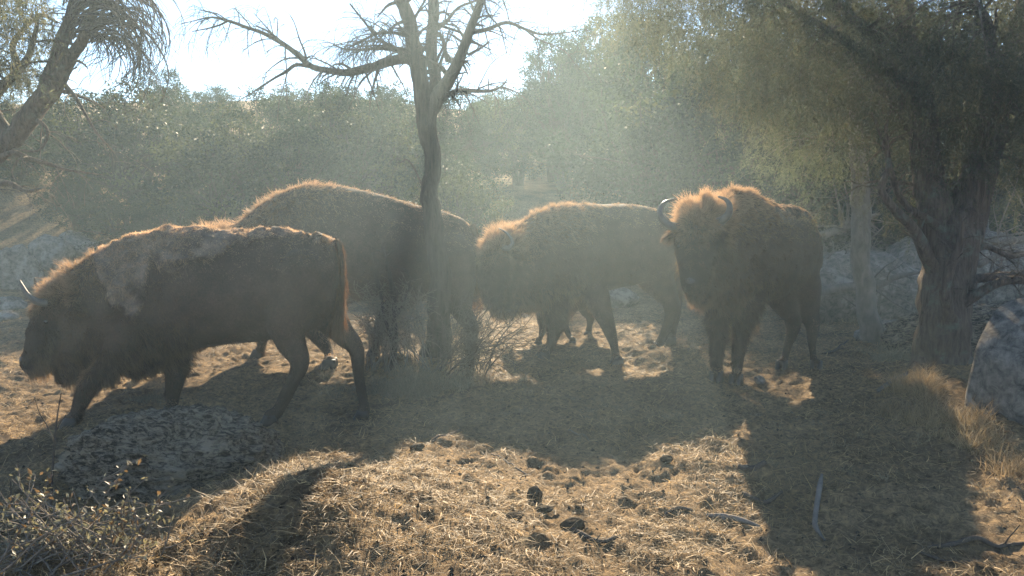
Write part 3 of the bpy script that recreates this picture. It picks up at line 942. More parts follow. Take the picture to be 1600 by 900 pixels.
# the dead tree in the middle
tb = onground(P(678, 575, 6.85)[0], 6.85)
dead = empty("dead_tree", tb); tag(dead, "bare dead tree with forked trunk in the middle of the clearing", "tree")
g = Geo()
limb(g, [(676, 592, 6.85, .22), (680, 560, 6.85, .175), (686, 520, 6.86, .14), (690, 470, 6.87, .128), (689, 420, 6.88, .125), (681, 350, 6.9, .112), (674, 290, 6.92, .10), (669, 230, 6.94, .097), (669, 190, 6.95, .105), (669, 160, 6.96, .11), (668, 140, 6.97, .09)], 28, 8, 0.18, 0.05, 0.80)
for dx, dy in ((-36, 10), (30, 12), (-10, 20), (14, 24)):     # root flares
    limb(g, [(680 + dx * .2, 545, 6.85, .08), (680 + dx * .6, 572, 6.83, .07), (680 + dx * 1.2, 588 + dy * .4, 6.78, .04)], 10, 4)
g.build("trunk", M['deadbark'], dead)
limbs = [
    [(666, 175, 6.95, .10), (655, 128, 6.93, .095), (649, 85, 6.9, .088), (639, 42, 6.88, .08), (626, 0, 6.85, .075), (612, -45, 6.8, .065), (600, -120, 6.75, .05)],
    [(672, 165, 6.97, .095), (677, 120, 7.02, .075), (676, 60, 7.06, .068), (678, 0, 7.1, .062), (682, -60, 7.1, .055), (676, -130, 7.1, .04)],
    [(674, 170, 6.95, .10), (694, 128, 6.9, .08), (720, 92, 6.86, .062), (737, 45, 6.82, .052), (755, 0, 6.8, .045), (772, -45, 6.8, .035), (800, -100, 6.8, .02)],
    [(652, 108, 6.93, .07), (634, 92, 6.9, .062), (610, 94, 6.85, .056), (578, 103, 6.8, .05), (545, 110, 6.72, .042), (510, 108, 6.65, .036), (482, 99, 6.6, .032), (458, 80, 6.56, .028), (438, 66, 6.52, .024), (412, 53, 6.5, .021), (386, 44, 6.48, .019), (355, 33, 6.45, .015), (330, 27, 6.42, .010), (305, 32, 6.4, .006), (282, 38, 6.4, .003)],
    [(357, 33, 6.45, .012), (335, 42, 6.4, .009), (300, 49, 6.36, .005)],
    [(345, 28, 6.44, .008), (328, 19, 6.5, .006), (312, 16, 6.52, .004)],
    [(352, 30, 6.45, .008), (340, 22, 6.5, .006), (328, 20, 6.5, .004)],
    [(490, 103, 6.62, .024), (462, 101, 6.64, .02), (446, 112, 6.65, .017), (425, 124, 6.66, .012), (402, 140, 6.67, .008), (372, 158, 6.68, .004)],
    [(470, 90, 6.58, .014), (445, 92, 6.5, .010), (425, 105, 6.45, .006), (412, 118, 6.42, .003)],
    [(440, 66, 6.52, .016), (420, 50, 6.5, .011), (400, 41, 6.5, .008)],
    [(432, 60, 6.52, .010), (412, 38, 6.55, .007), (396, 20, 6.55, .004)],
    [(650, 90, 6.9, .03), (622, 80, 7.0, .024), (590, 76, 7.1, .02), (558, 78, 7.18, .015), (535, 76, 7.2, .012), (520, 68, 7.2, .008)],
    [(646, 60, 6.88, .028), (620, 52, 6.75, .022), (590, 52, 6.65, .018), (562, 66, 6.6, .012), (545, 74, 6.6, .008)],
    [(582, 52, 6.65, .014), (566, 30, 6.62, .012), (547, 6, 6.6, .009)],
    [(630, 85, 6.9, .03), (606, 70, 6.8, .02), (588, 60, 6.75, .014), (578, 40, 6.72, .01)],
    [(735, 50, 6.82, .03), (760, 46, 6.8, .025), (792, 35, 6.78, .02), (820, 46, 6.74, .016), (845, 54, 6.7, .012), (872, 52, 6.7, .009), (905, 48, 6.7, .004)],
    [(820, 46, 6.74, .011), (842, 62, 6.7, .008), (880, 78, 6.66, .006), (905, 110, 6.64, .003)],
    [(682, 45, 7.05, .03), (700, 30, 7.1, .022), (715, 12, 7.15, .017), (742, 2, 7.2, .014), (760, -12, 7.2, .01)],
    [(690, 40, 7.05, .018), (715, 48, 6.98, .014), (742, 65, 6.9, .011), (768, 78, 6.85, .007)],
    [(700, 95, 6.88, .028), (692, 60, 6.8, .02), (680, 45, 6.75, .014)],
    [(735, 85, 6.84, .018), (752, 75, 6.78, .014), (765, 65, 6.75, .009)],
    [(688, 160, 6.96, .035), (708, 144, 6.85, .03), (735, 141, 6.75, .024), (765, 142, 6.65, .018), (783, 136, 6.6, .012), (792, 125, 6.58, .006)],
    [(757, -5, 6.8, .014), (762, 20, 6.72, .011), (782, 45, 6.68, .009), (792, 84, 6.66, .004)],
    [(776, -20, 6.8, .012), (790, 10, 6.75, .008), (800, 50, 6.72, .004)],
    [(640, 40, 6.88, .02), (655, 15, 6.9, .014), (668, -5, 6.95, .01)],
    [(665, 300, 6.9, .012), (640, 252, 6.8, .008), (622, 256, 6.75, .004)],
    [(676, 95, 7.03, .02), (662, 75, 7.1, .014), (650, 70, 7.2, .01), (630, 82, 7.25, .006)],
]
for L in limbs:
    gg = Geo()
    p, r = limb(gg, L, 9 if L[0][3] > .04 else 6, 4, 0.12, 0, 0.80)
    big = L[0][3] > .025
    if len(L) >= 5 and L[0][0] < 660 and L[0][2] < 7:
        droop_twigs(gg, p, r, 44 if big else 9, 0.38, 2, 0.75, 4, 1.0, 0.15)
    elif big: droop_twigs(gg, p, r, 26, 0.34, 2, 0.5, 4, 1.0, 0.1)
    else: droop_twigs(gg, p, r, 4, 0.18, 2, 0.5, 4)
    gg.build("branch", M['deadbark'], dead)

# the dead forked stump and dry bushes beside it
sb = onground(P(614, 585, 6.5)[0], 6.5)
st = empty("dead_sapling", sb); tag(st, "thin dead sapling with a broken pale tip beside the dead tree", "tree")
g = Geo(); p, r = limb(g, [(616, 596, 6.5, .065), (615, 560, 6.5, .052), (617, 520, 6.5, .045), (615, 470, 6.48, .04), (609, 430, 6.46, .03), (601, 400, 6.45, .02), (596, 385, 6.45, .015), (591, 376, 6.46, .008)], 12, 6, 0.25, 0, 0.62); droop_twigs(g, p, r, 14, 0.16, 2, 0, 4)
g.build("trunk", M['deadbark'], st)
for L in ([(612, 530, 6.5, .03), (600, 490, 6.45, .024), (594, 455, 6.42, .018), (585, 432, 6.4, .012), (580, 416, 6.4, .006)],
          [(594, 455, 6.42, .014), (592, 440, 6.38, .01), (584, 425, 6.36, .005)],
          [(617, 500, 6.5, .02), (632, 470, 6.46, .014), (640, 440, 6.44, .010), (634, 418, 6.44, .005)]):
    g = Geo(); p, r = limb(g, L, 8, 4, .12, 0, 0.6); droop_twigs(g, p, r, 12, 0.16, 2, 0.0, 4); g.build("branch", M['deadbark'], st)

def dry_bush(name, label, px0, px1, basepx, ytop, Y, count, L, mat, r0=0.008, lean=0.0, leaves=0):
    b = onground(P(basepx, 575, Y)[0], Y)
    g = Geo(); ends = []
    for k in range(count):
        s = b + np.array([random.uniform(-.30, .30), random.uniform(-.2, .2), -0.02])
        tx = P(random.uniform(px0, px1), random.uniform(ytop, ytop + 75), Y + random.uniform(-.35, .35))
        d = tx - s; ln = np.linalg.norm(d); d /= ln
        q = [s]; cur = s.copy(); m = 9
        dd = d + np.array([0, 0, 0.35]); 
        for i in range(m):
            dd = dd / np.linalg.norm(dd)
            cur = cur + dd * ln / m; q.append(cur)
            dd = dd + 0.30 * rand_dir(1)[0] + (tx - cur) * 0.15 + np.array([0, 0, -0.04])
        q = np.array(q); rr = np.linspace(r0 * random.uniform(.6, 1.2), 0.0018, m + 1)
        g.tube(q, rr, 5, caps=False)
        ends.append(q)
        droop_twigs(g, q, rr, 6, L, 2, 0.1, 3, 1.0, 0.25, ends)
    ro = empty(name, b); tag(ro, label, "bush")
    g.build("stems", M[mat], ro)
    return ro, ends
dry_bush("dry_bush", "leafless grey thorny bush between the dead sapling and dead tree", 560, 665, 625, 440, 6.55, 60, 0.2, 'twig', .0055)
dry_bush("dry_bush", "dark twiggy bush leaning away to the side of the dead tree trunk", 700, 835, 712, 470, 6.5, 50, 0.2, 'darktwig', .007)

# ---------------- left leaning juniper with curling twigs
lb = onground(P(-210, 600, 5.9)[0], 5.9)
lt = empty("leaning_tree", lb); tag(lt, "leaning juniper with tangled curling bare twigs at the picture's left edge", "tree")
g = Geo()
limb(g, [(-215, 640, 5.9, .24), (-190, 560, 5.9, .2), (-130, 430, 5.9, .18), (-60, 310, 5.88, .16), (0, 235, 5.86, .125), (40, 190, 5.84, .115), (70, 150, 5.82, .115), (90, 100, 5.8, .09), (104, 50, 5.78, .07), (116, 0, 5.76, .062), (122, -50, 5.76, .05), (118, -120, 5.76, .03)], 22, 7, 0.18, 0.07, 0.6)
g.build("trunk", M['junbark'], lt)
ll = [
    [(60, 165, 5.83, .07), (92, 130, 5.75, .055), (115, 85, 5.68, .045), (138, 45, 5.6, .038), (150, 10, 5.55, .03), (160, -30, 5.5, .02)],
    [(100, 60, 5.78, .03), (120, 20, 5.85, .025), (150, 5, 5.9, .02), (175, 8, 5.95, .016), (200, 30, 6, .012), (218, 70, 6, .008), (214, 105, 6, .004)],
    [(20, 215, 5.86, .06), (-20, 150, 5.95, .045), (10, 130, 6, .035), (40, 100, 6.05, .03), (55, 60, 6.1, .02), (60, 20, 6.1, .015)],
    [(-40, 270, 5.9, .06), (-10, 160, 6.1, .04), (30, 110, 6.15, .03), (20, 70, 6.2, .022), (60, 25, 6.2, .015), (90, 35, 6.2, .01)],
    [(-60, 300, 5.88, .03), (10, 240, 5.7, .022), (50, 248, 5.6, .016), (100, 264, 5.5, .011), (160, 273, 5.45, .004)],
    [(-80, 330, 5.88, .03), (0, 285, 5.75, .02), (40, 298, 5.65, .014), (70, 292, 5.6, .006)],
    [(50, 180, 5.83, .02), (75, 205, 5.7, .012), (60, 235, 5.6, .009), (20, 232, 5.55, .006)],
    [(100, 130, 5.8, .02), (125, 165, 5.7, .014), (150, 205, 5.6, .009), (180, 240, 5.55, .004)],
]
ends = []
for k, L in enumerate(ll):
    g = Geo(); p, r = limb(g, L, 10, 5, 0.15)
    droop_twigs(g, p, r, 16 if k in (0, 1, 2, 3) else 7, 0.30, 2, 0.5, 4, 1.0, 0.1, ends)
    g.build("branch", M['junbark'], lt)
g = Geo()
for k in range(120):       # long arching twigs that curl over and hang back
    s = P(random.uniform(95, 165), random.uniform(-25, 70), 5.6 + random.uniform(-.4, .4))
    a = random.uniform(0.1, 1.0); reach = random.uniform(.18, .5)
    th0 = random.uniform(0.2, 1.3); m = 14; cur = s; q = [s]; L = random.uniform(.45, 1.0)
    yd = random.uniform(-.35, .35); turn = random.uniform(1.5, 3.3)
    for i in range(m):
        th = th0 - (th0 + turn) * (i / m) ** 0.9
        cur = cur + np.array([math.cos(th), yd, math.sin(th)]) * L / m + 0.006 * rand_dir(1)[0]
        q.append(cur)
    q = np.array(q); rr = np.linspace(random.uniform(.004, .010), .0016, m + 1)
    g.tube(q, rr, 4, caps=False); ends.append(q)
    droop_twigs(g, q, rr, 3, 0.22, 1, 0.9, 3, 1.0, 0.3, ends)
g.build("twigs", M['darktwig'], lt)

def sprays(ends_pts, per, length, col0, col1, droop, wid=0.006, leaf=0.022, sub=10):
    """hanging juniper sprays: scale-leaf strands on a hanging axis"""
    roots = np.repeat(ends_pts, per, axis=0)
    N = len(roots)
    roots = roots + rng.normal(size=(N, 3)) * 0.05
    d = rng.normal(size=(N, 3)) * 0.55 + np.array([0, 0, -0.6 * droop])
    d /= np.linalg.norm(d, axis=1)[:, None]
    L = length * (0.4 + 0.9 * rng.random(N))
    Vs, Qs, Cs = [], [], []; off = 0
    mixv = rng.random(N)[:, None]; cb = col0 * (1 - mixv) + col1 * mixv
    cur = roots.copy()
    for k in range(sub):
        nxt = cur + d * (L / sub)[:, None]
        for s in range(2):
            dd = d + rng.normal(size=(N, 3)) * 0.65
            ll_ = leaf * (0.7 + 0.8 * rng.random(N)) * (1.2 - 0.6 * k / sub)
            V, Q, C = leaf_quads(cur, dd, rng.normal(size=(N, 3)), ll_ * 1.6, np.full(N, wid) * (0.7 + 0.6 * rng.random(N)), cb * (0.7 + 0.6 * rng.random(N))[:, None])
            Vs.append(V); Qs.append(Q + off); Cs.append(C); off += len(V)
        cur = nxt
        d = d + np.array([0, 0, -droop * 0.16]) + rng.normal(size=(N, 3)) * 0.10
        d /= np.linalg.norm(d, axis=1)[:, None]
    return np.concatenate(Vs), np.concatenate(Qs), np.concatenate(Cs)

JG0 = np.array([0.070, 0.085, 0.062]); JG1 = np.array([0.13, 0.135, 0.085]); JBR = np.array([0.135, 0.12, 0.085])
ep = [q[-1] for q in ends if proj(q[-1])[0] < 70 and proj(q[-1])[1] < 130]
extra = [P(random.gauss(18, 28), random.gauss(-5, 30), 5.8 + random.uniform(-.5, .5)) for _ in range(60)] + [P(random.gauss(-60, 60), random.gauss(-20, 60), 5.9 + random.uniform(-.6, .6)) for _ in range(90)]
V, Q, C = sprays(np.array(ep + extra), 5, 0.28, JG0, JBR, 1.0)
link("foliage", mesh_np("foliage", V - lb, Q, M['juniper'], C, False), lt)

# ---------------- right juniper, thick trunk
rb = onground(P(1478, 600, 6.2)[0], 6.2)
rt = empty("juniper_tree", rb); tag(rt, "big juniper with thick stringy trunk and hanging foliage beside the boulder", "tree")
g = Geo()
limb(g, [(1482, 625, 6.2, .34), (1478, 595, 6.2, .28), (1474, 560, 6.2, .25), (1472, 500, 6.2, .235), (1476, 440, 6.22, .235), (1486, 390, 6.25, .25), (1492, 350, 6.28, .24), (1490, 325, 6.3, .17)], 36, 9, 0.12, 0.07, 0.82)
for dx in (-60, 45, -20): limb(g, [(1478 + dx * .4, 560, 6.2, .12), (1478 + dx * .9, 595, 6.12, .09), (1478 + dx * 1.5, 622, 6.0, .04)], 12, 4)
g.build("trunk", M['junbark'], rt)
rl = [
    [(1478, 380, 6.25, .15), (1455, 320, 6.3, .125), (1443, 250, 6.35, .11), (1435, 170, 6.4, .10), (1425, 80, 6.45, .085), (1400, -40, 6.5, .06), (1350, -160, 6.6, .04)],
    [(1500, 370, 6.28, .17), (1525, 300, 6.3, .14), (1548, 230, 6.3, .125), (1560, 140, 6.3, .10), (1590, 40, 6.3, .08), (1630, -80, 6.3, .05)],
    [(1465, 440, 6.2, .07), (1448, 395, 6.1, .055), (1420, 350, 6.0, .042), (1385, 312, 5.95, .032), (1376, 292, 5.95, .028), (1388, 262, 5.95, .022), (1378, 215, 5.95, .016), (1362, 175, 5.95, .01)],
    [(1470, 360, 6.2, .04), (1430, 330, 6.05, .032), (1402, 300, 6.0, .025), (1388, 250, 5.95, .02), (1384, 200, 5.95, .014), (1392, 170, 5.95, .008)],
    [(1478, 500, 5.98, .05), (1474, 460, 5.9, .045), (1482, 420, 5.85, .04), (1497, 385, 5.82, .03), (1502, 350, 5.8, .018), (1500, 335, 5.8, .008)],
    [(1500, 480, 6.1, .05), (1535, 455, 6.0, .04), (1575, 438, 5.95, .034), (1640, 440, 5.9, .025)],
    [(1505, 440, 6.15, .04), (1550, 432, 6.1, .035), (1610, 425, 6.1, .028), (1660, 410, 6.1, .02)],
    [(1510, 400, 6.2, .03), (1540, 385, 6.2, .024), (1580, 400, 6.2, .018), (1620, 395, 6.2, .012)],
    [(1440, 240, 6.35, .05), (1370, 120, 6.6, .04), (1270, 30, 6.9, .035), (1160, -30, 7.2, .028), (1060, -50, 7.4, .02), (980, -30, 7.5, .01)],
    [(1435, 170, 6.4, .05), (1360, 60, 6.2, .04), (1280, -20, 6.1, .03), (1180, -70, 6.0, .02)],
    [(1430, 120, 6.4, .05), (1400, 10, 7.2, .04), (1330, -60, 7.9, .03), (1230, -90, 8.5, .02)],
    [(1550, 220, 6.3, .05), (1600, 120, 5.9, .04), (1660, 60, 5.6, .03)],
    [(1560, 140, 6.3, .05), (1540, 40, 5.8, .035), (1500, -30, 5.5, .02)],
]
rends = []
for k, L in enumerate(rl):
    g = Geo(); p, r = limb(g, L, 16 if L[0][3] > .1 else 9, 6, 0.13, 0.05 if L[0][3] > .1 else 0)
    if k in (2, 3, 4, 5, 6, 7): droop_twigs(g, p, r, 9, 0.25, 2, 0.1, 4)
    else: droop_twigs(g, p, r, 26, 0.55, 2, 0.7, 4, 1.0, 0.2, rends)
    g.build("branch", M['junbark'], rt)
# foliage clumps through the canopy volume
def canopy_points(n):
    out = []
    while len(out) < n:
        px = random.uniform(900, 1760); Y = random.uniform(5.2, 9.0)
        low = np.interp(px, [900, 1000, 1100, 1200, 1300, 1400, 1500, 1600, 1760], [-20, 60, 120, 170, 215, 245, 255, 250, 240])
        if Y > 7.3: low = max(low, np.interp(px, [1080, 1125, 1200, 1240, 1300], [60, 203, 224, 235, 240]))  # extra low foliage added here to shade the ground at the right
        py = random.uniform(-420, low)
        q = P(px, py, Y)
        # clumped, with gaps
        if fbm(q, 1.6, 2, 4) + 0.35 * fbm(q, 5, 1, 2) > -0.12 and q[0] > (1.25 if py > 70 else 0.85) + 0.25 * fbm(q, 1.2, 2, 8):
            out.append(q)
    return out
pts = [q[-1] for q in rends] + canopy_points(3100)
V, Q, C = sprays(np.array(pts), 6, 0.36, JG0 * 0.9, JBR * 0.9, 1.1)
link("foliage", mesh_np("foliage", V - rb, Q, M['juniper'], C, False), rt)

# ---------------- slender second trunk
b2 = onground(P(1366, 538, 8.2)[0], 8.2)
t2 = empty("slender_tree", b2); tag(t2, "slender tree with a smooth pale grey trunk behind the big juniper", "tree")
g = Geo()
limb(g, [(1370, 560, 8.2, .17), (1364, 525, 8.2, .125), (1354, 480, 8.2, .105), (1345, 420, 8.2, .1), (1343, 370, 8.2, .1), (1349, 330, 8.22, .102), (1345, 280, 8.25, .095), (1338, 220, 8.3, .08), (1334, 170, 8.3, .07), (1325, 110, 8.3, .06), (1300, 20, 8.3, .05), (1280, -80, 8.3, .03)], 20, 6, 0.06)
g.build("trunk", M['greybark'], t2)
e2 = []
for L in ([(1338, 210, 8.3, .03), (1300, 150, 8.2, .024), (1250, 110, 8.1, .018), (1190, 100, 8.0, .01)], [(1335, 180, 8.3, .03), (1380, 120, 8.3, .02), (1420, 60, 8.3, .01)],
          [(1325, 110, 8.3, .03), (1260, 40, 8.6, .02), (1180, 0, 8.8, .012)], [(1340, 240, 8.3, .018), (1290, 215, 8.1, .012), (1240, 220, 8.0, .006)]):
    g = Geo(); p, r = limb(g, L, 8, 5); droop_twigs(g, p, r, 20, 0.5, 2, 0.6, 4, 1.0, 0.2, e2); g.build("branch", M['twig'], t2)
V, Q, C = sprays(np.array([q[-1] for q in e2]), 5, 0.34, JG0, JG1, 0.9)
link("foliage", mesh_np("foliage", V - b2, Q, M['juniper'], C, False), t2)

# ---------------- background holm oaks: a few kinds, copied
def oak(h, rad, seed, nl=15000, low=0.10, leaf=0.10, c0=(0.008, 0.016, 0.014), c1=(0.040, 0.054, 0.032)):
    rs = np.random.default_rng(seed)
    random.seed(seed)
    root = empty("holm_oak", (0, 0, 0))
    g = Geo()
    lean = rs.normal() * 0.15
    stems = 3
    tips = []
    nc = 100
    cl = []
    while len(cl) < nc:
        q = rs.uniform(-1, 1, 3)
        rr = np.linalg.norm(q)
        if rr > 1 or rr < 0.35: continue
        z = h * (low + (1 - low) * (q[2] * 0.5 + 0.5))
        wz = 1 - 0.35 * max(q[2], 0)
        cl.append(np.array([q[0] * rad * wz + lean, q[1] * rad * wz, z]) + rs.normal(size=3) * 0.12 * rad)
    cl = np.array(cl)
    for s in range(stems):
        a = s * 2.1 + rs.random()
        top = np.array([math.cos(a) * rad * 0.4, math.sin(a) * rad * 0.4, h * 0.75])
        pts = [np.array([math.cos(a) * .1, math.sin(a) * .1, -0.25]), np.array([math.cos(a) * .25, math.sin(a) * .25, h * .22]), top * 0.6 + rs.normal(size=3) * .12, top]
        g.tube(pts, [h * .034, h * .026, h * .017, h * .006], 9, 0.15, 4); tips.append(np.array(pts))
    for c in cl:
        s = tips[rs.integers(0, 3)]; st_ = s[1] + (s[2] - s[1]) * rs.random()
        mid = (st_ + c) / 2 + rs.normal(size=3) * 0.15
        g.tube([st_, mid, c], [h * .008, h * .005, .006], 4, 0.1, 3, caps=False)
    g.build("trunk", M['deadbark'], root)
    n = nl // nc
    P_ = np.repeat(cl, n, axis=0); N = len(P_)
    ns = 16                                   # leaf sprays inside each clump
    so = rs.normal(size=(nc * ns, 3)); so /= np.linalg.norm(so, axis=1)[:, None]
    off = so[np.repeat(np.arange(nc), n) * ns + rs.integers(0, ns, N)]
    cr = np.repeat(rs.uniform(.12, .25, nc) * rad, n)
    off = off * (cr * (0.75 + 0.25 * rs.random(N)))[:, None]; off[:, 2] *= 0.75; off += rs.normal(size=(N, 3)) * np.array([.11, .11, .07])
    pos = P_ + off
    pos += np.stack([fbm(pos, 2.2, 2, k) for k in (1, 2, 3)], -1) * 0.18
    tone = np.repeat(rs.random(nc) ** 1.6, n) * 0.85 + rs.random(N) * 0.15
    c = np.array(c0)[None] * (1 - tone[:, None]) + np.array(c1)[None] * tone[:, None]
    d = rs.normal(size=(N, 3)) + off * 1.5
    on = off / (np.linalg.norm(off, axis=1)[:, None] + 1e-6)
    V, Q, C = leaf_quads(pos, d, rs.normal(size=(N, 3)) * 0.45 + on + np.array([0, 0, .3]), leaf * (0.7 + 0.7 * rs.random(N)), leaf * 0.62 * (0.7 + 0.6 * rs.random(N)), c)
    link("crown", mesh_np("crown", V, Q, M['leaf'], C, False), root)
    return root

def copy_tree(o):
    c = o.copy(); scene.collection.objects.link(c)
    for ch in list(o.children):
        d = ch.copy(); scene.collection.objects.link(d); d.parent = c
    return c

protos = [oak(5.0, 2.2, 11), oak(5.5, 2.3, 12), oak(4.5, 2.3, 13, c1=(0.075, 0.075, 0.036)), oak(6.0, 2.0, 14, 17000, 0.25)]
ph = [5.0, 5.5, 4.5, 6.0]
used = [False] * 4
def put_oak(kind, px, Y, top, wid=1.0, label=None, group=None, name=None):
    o = protos[kind] if not used[kind] else copy_tree(protos[kind])
    used[kind] = True
    p = P(px, 330, Y)
    z = float(Hbase(p[0], p[1]))
    ztop = P(px, top, Y)[2]
    s = max(0.25, (ztop - z) / (ph[kind] * 1.04))
    o.location = (p[0], p[1], z); o.scale = (s * wid * 0.93, s * wid * 0.93, s)
    o.rotation_euler = (0, 0, random.uniform(0, 6.28))
    o['label'] = label; o['category'] = 'tree'
    if group: o['group'] = group
    if name: o.name = name
    return o
GW = "holm oaks of the wood behind the clearing"
LW = "grey green holm oak deep in the wood, seen between the nearer crowns"
random.seed(5)
for (k, px, Y, top, wd, lab) in [
    (1, -60, 17, 90, 1.1, "holm oak mostly cut off by the picture's left edge, behind the leaning juniper"),
    (0, 60, 18, 170, 1.1, "holm oak seen through the leaning juniper's lower branches"),
    (1, 130, 17, 135, 1.1, "holm oak just clear of the leaning juniper's curling twigs"),
    (2, 215, 16, 125, 1.15, "wide bushy holm oak above the young bison's neck"),
    (0, 300, 18, 135, 1.1, "holm oak above the young bison's hump"),
    (2, 365, 15, 160, 1.15, "rounded holm oak directly above the largest bison's hidden head"),
    (1, 415, 18, 130, 1.1, "holm oak under the tip of the dead tree's longest branch"),
    (0, 455, 15, 175, 1.1, "sunlit edged holm oak standing forward over the largest bison's hump"),
    (1, 520, 18, 118, 1.1, "tall holm oak under the middle of the dead tree's longest branch"),
    (2, 575, 17, 150, 1.1, "bushy holm oak over the largest bison's back"),
    (0, 620, 20, 125, 1.1, "holm oak right behind the dead tree's fork on its left"),
    (0, 690, 17, 215, 1.0, "low holm oak hidden partly by the dead tree's trunk"),
    (1, 715, 22, 128, 1.1, "hazy holm oak in the gap right of the dead tree's fork"),
    (0, 760, 26, 150, 1.1, "far pale holm oak in the brightest haze over the lowered bison's head"),
    (2, 810, 24, 130, 1.1, "far holm oak at the low dip of the skyline"),
    (1, 880, 22, 100, 1.1, "holm oak over the lowered bison's back at the foot of the tall tree"),
    (0, 950, 25, 90, 1.1, "holm oak rising over the lowered bison's rump"),
    (1, 1040, 15, 50, 1.1, "tall holm oak above the horned bison's head"),
    (2, 1000, 17.5, 165, 1.1, "broad low holm oak between the lowered bison and the horned bison"),
    (0, 1120, 14, 90, 1.1, "holm oak directly over the horned bison's hump"),
    (2, 1180, 15, 50, 1.2, "wide holm oak over the horned bison's back"),
    (1, 1260, 14, 80, 1.2, "holm oak between the horned bison's rump and the slender trunk"),
    (0, 1340, 16, 70, 1.2, "holm oak straight behind the slender pale trunk"),
    (2, 1430, 13, 150, 1.2, "holm oak straight behind the big juniper trunk"),
    (1, 1540, 15, 70, 1.2, "holm oak above the boulder beyond the big juniper"),
    (0, 1650, 14, 90, 1.2, "holm oak at the right edge beyond the boulder"),
    (2, -150, 20, 120, 1.2, LW), (1, 1000, 24, 5, 1.2, LW), (0, 1150, 22, -20, 1.2, LW), (1, 1300, 22, -30, 1.3, LW), (0, 1480, 22, -30, 1.3, LW),
    (3, 940, 27, 20, 1.2, "upright tree just right of the tall rounded crown on the skyline"),
    (0, 20, 26, 160, 1.3, LW), (1, 180, 27, 140, 1.3, LW), (0, 340, 28, 128, 1.3, LW), (2, 480, 27, 125, 1.3, LW), (1, 650, 30, 135, 1.3, LW), (0, 770, 34, 140, 1.3, LW), (2, 560, 26, 130, 1.2, LW), (1, 850, 32, 120, 1.3, LW)]:
    put_oak(k, px, Y, top, wd, lab, GW)
put_oak(3, 862, 25, 42, 0.8, "tall tree whose rounded crown stands against the sky above the wood")
put_oak(3, 268, 19, 98, 0.7, "feathery topped tree poking above the wood's skyline")
put_oak(2, 722, 13.5, 246, 1.0, "small yellow green bush tree glowing just past the dead tree trunk")
put_oak(2, 565, 13, 330, 1.3, "low bush behind the largest bison's back", None, None)
for (k, px, Y, top, wd, lab) in [(2, 30, 16.5, 275, 1.5, "low dense bush on the left slope under the leaning juniper's trunk"), (0, 120, 15.2, 290, 1.4, "low bush on the left slope above the domed rock"),
    (2, 195, 14.5, 300, 1.5, "low spreading bush behind the young bison's neck mane"), (1, 275, 14, 305, 1.4, "low bush at the wood's foot between the two left bison"), (2, -30, 19, 225, 1.4, "scrub cut off by the left edge of the picture"), (1, 90, 19, 230, 1.3, "rounded scrub higher up the left slope")]:
    put_oak(k, px, Y, top, wd, lab)

# ------------------------------------------------------------------ rocks
def rock(name, label, c, size, seed, mat='rock', n=48, amp=0.22, group=None, flat=0.5, rot=0.0, cat="rock", rough=False):
    """c is the point on the ground, size half extents"""
    th = np.linspace(0, np.pi, n // 2 + 1)[1:-1]; phi = np.linspace(0, 2 * np.pi, n, endpoint=False)
    T, F = np.meshgrid(th, phi, indexing='ij')
    d = np.stack([np.sin(T) * np.cos(F), np.sin(T) * np.sin(F), np.cos(T)], -1).reshape(-1, 3)
    d = np.concatenate([[[0, 0, 1.0]], d, [[0, 0, -1.0]]])
    r = 1 + amp * fbm(d, 1.3, 2, seed) + amp * 0.35 * fbm(d, 4.0, 3, seed + 1) + amp * 0.12 * fbm(d, 14, 2, seed + 2)
    # facets
    for k in range(7):
        rs = np.random.default_rng(seed * 13 + k); nrm = rs.normal(size=3); nrm /= np.linalg.norm(nrm)
        dist = rs.uniform(0.72, 0.95); dp = d @ nrm * r
        r = np.where(dp > dist, r * (dist + 0.2 * (dp - dist)) / np.maximum(dp, 1e-6), r)
    if rough:
        q3 = d * np.array([4.0, 13.0, 9.0]) + 0.7 * np.stack([fbm(d, 3, 2, 40), fbm(d, 3, 2, 41), fbm(d, 3, 2, 42)], -1)
        r = r + 0.11 * (0.5 - np.abs(fbm(q3, 0.8, 4, 44))) + 0.05 * fbm(d, 18, 3, 45)
    v = d * r[:, None] * np.array(size)
    ca, sa = math.cos(rot), math.sin(rot)
    v = v @ np.array([[ca, sa, 0], [-sa, ca, 0], [0, 0, 1]])
    m = len(th); q = []; t_ = []
    for k in range(m - 1):
        j = np.arange(n); a = 1 + k * n + j; b = 1 + k * n + (j + 1) % n
        q.append(np.stack([a, a + n, b + n, b], -1))
    q = np.concatenate(q); L = len(v) - 1
    j = np.arange(n)
    t_ = np.concatenate([np.stack([0 * j, 1 + j, 1 + (j + 1) % n], -1), np.stack([0 * j + L, 1 + (m - 1) * n + (j + 1) % n, 1 + (m - 1) * n + j], -1)])
    o = link(name, mesh_np(name, v, [q, t_], M[mat]))
    o.location = (c[0], c[1], c[2] + size[2] * flat)
    tag(o, label, cat, group)
    return o

